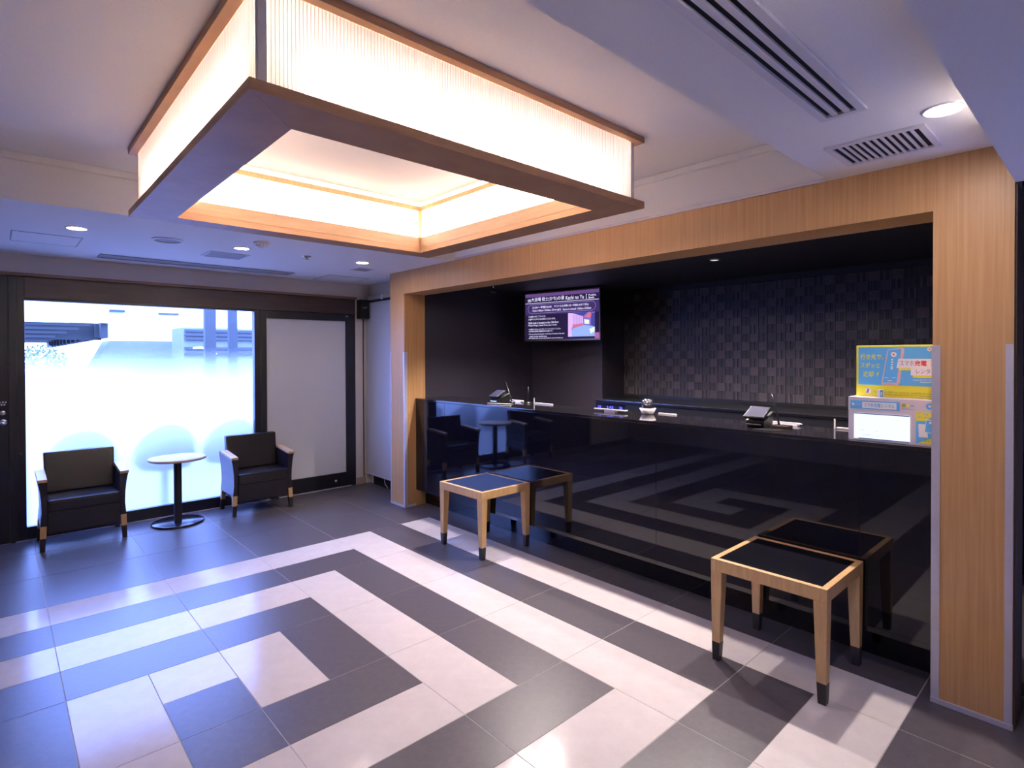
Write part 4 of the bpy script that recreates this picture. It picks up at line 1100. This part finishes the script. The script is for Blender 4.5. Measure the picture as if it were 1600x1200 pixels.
for (xa, xb, za, zb, lab) in ((2.12, 2.90, 2.76, 2.83, 'dark strip sign on the white facade outside, left'), (3.78, 4.34, 2.74, 2.80, 'dark strip sign on the white facade outside, right')):
    tag(box_obj('strip_sign', xa*1.55, xb*1.55, 31.85, 31.95, H_CAM+(za-H_CAM)*1.59, H_CAM+(zb-H_CAM)*1.59, 'o_steel2'), lab, 'sign')
t = thing('louvred_building', 'building with dark louvred floors outside, right of the abutment', 'building', (5.4, 22, 0))
box_obj('wall', 4.83, 7.6, 22.2, 24, -0.02, 2.47, 'o_conc', t)
for z in (2.36, 2.22, 2.08, 1.74, 1.55): box_obj('louvre', 4.85, 7.5, 22.05, 22.19, z-0.05, z+0.04, 'o_steel2', t)
bm = NB()
tube(bm, [(4.75, 20.6, 1.72), (5.0, 20.6, 1.735), (5.25, 20.6, 1.66), (5.45, 20.6, 1.52)], 0.035, 8); o = obj('arched_rail', bm, 'o_white', t, True)
for (xa, xb, lab) in ((2.27, 2.42, 'pale steel post outside the glass, left of the pair'), (2.60, 2.72, 'pale steel post outside the glass, right of the pair')):
    t = thing('street_post', lab, 'post', ((xa+xb)/2, 9.2, 0))
    box_obj('shaft', xa, xb, 9.15, 9.25, -0.02, 2.9, 'o_steel2', t, 0.01)
    box_obj('cap', xa-0.02, xb+0.02, 9.13, 9.27, 2.9, 2.95, 'o_steel2', t, 0.01)
# tree
t = thing('street_tree', 'leafy tree under the viaduct outside', 'tree', (0.85, 18, -0.02))
bm = NB(); tube(bm, [(0.85, 18, -0.02), (0.86, 18, 0.8), (0.82, 18, 1.2)], [0.08, 0.06, 0.03], 8); obj('trunk', bm, 'o_steel2', t, True)
bm = NB()
for k in range(900):
    a, b, rr2 = random.uniform(0, 2*PI), random.uniform(-1, 1), random.uniform(0.3, 1)**0.5
    s_ = math.sqrt(1-b*b)
    c = Vector((0.80+0.62*rr2*s_*math.cos(a), 18+0.62*rr2*s_*math.sin(a), 1.15+0.62*rr2*b))
    d1 = Vector((random.gauss(0,1), random.gauss(0,1), random.gauss(0,1))).normalized()*0.05
    d2 = d1.orthogonal().normalized()*0.03
    bm.faces.new([bm.verts.new(c-d1), bm.verts.new(c+d2), bm.verts.new(c+d1), bm.verts.new(c-d2)])
lo = obj('foliage', bm, 'o_leaf', t, True, recalc=False); lo['kind'] = 'stuff'
# rounded chairs outside, seen blurred through the frosted glass
def out_chair():
    r = thing('outdoor_chair', 'x', 'chair')
    bm = NB(); seg = 22; rows = []
    for (z, wfac) in ((0.42, 0.98), (0.50, 0.999), (0.60, 0.94), (0.68, 0.80), (0.745, 0.58), (0.785, 0.31), (0.80, 0.06)):
        rw = []; am = math.asin(wfac)
        for k in range(seg+1):
            a = am*(2*k/seg-1)
            rw.append(bm.verts.new((0.245*math.sin(a), 0.235*math.cos(a), z)))
        rows.append(rw)
    for a, b in zip(rows, rows[1:]):
        for k in range(seg):
            f = bm.faces.new((a[k], a[k+1], b[k+1], b[k])); f.smooth = True
    ob = obj('shell', bm, 'o_chair', r, recalc=False)
    md = ob.modifiers.new('thick', 'SOLIDIFY'); md.thickness = 0.02
    bm = NB(); lathe(bm, [(0, 0.36), (0.21, 0.37), (0.23, 0.40), (0.20, 0.425), (0, 0.43)], seg=32); obj('seat', bm, 'o_chair', r)
    bm = NB(); lathe(bm, [(0.035, -0.01), (0.03, 0.36)], seg=16); obj('pedestal', bm, 'o_chair', r)
    bm = NB(); lathe(bm, [(0, -0.02), (0.19, -0.02), (0.19, -0.012), (0.03, -0.002)], seg=32); obj('foot', bm, 'o_chair', r)
    return r
oc = out_chair(); oc.location = (0.55, 6.30, 0); oc.rotation_euler[2] = PI; oc['label'] = 'round-backed chair blurred behind the frosted glass, by the black door'
for x, lab in ((1.19, 'round-backed chair blurred behind the frosted glass, behind the round table'), (1.77, 'round-backed chair blurred behind the frosted glass, by the mullion')):
    c = copy_tree(oc); c.location = (x, 6.30, 0); c['label'] = lab
    c['group'] = 'chairs outside the frosted glass'
oc['group'] = 'chairs outside the frosted glass'
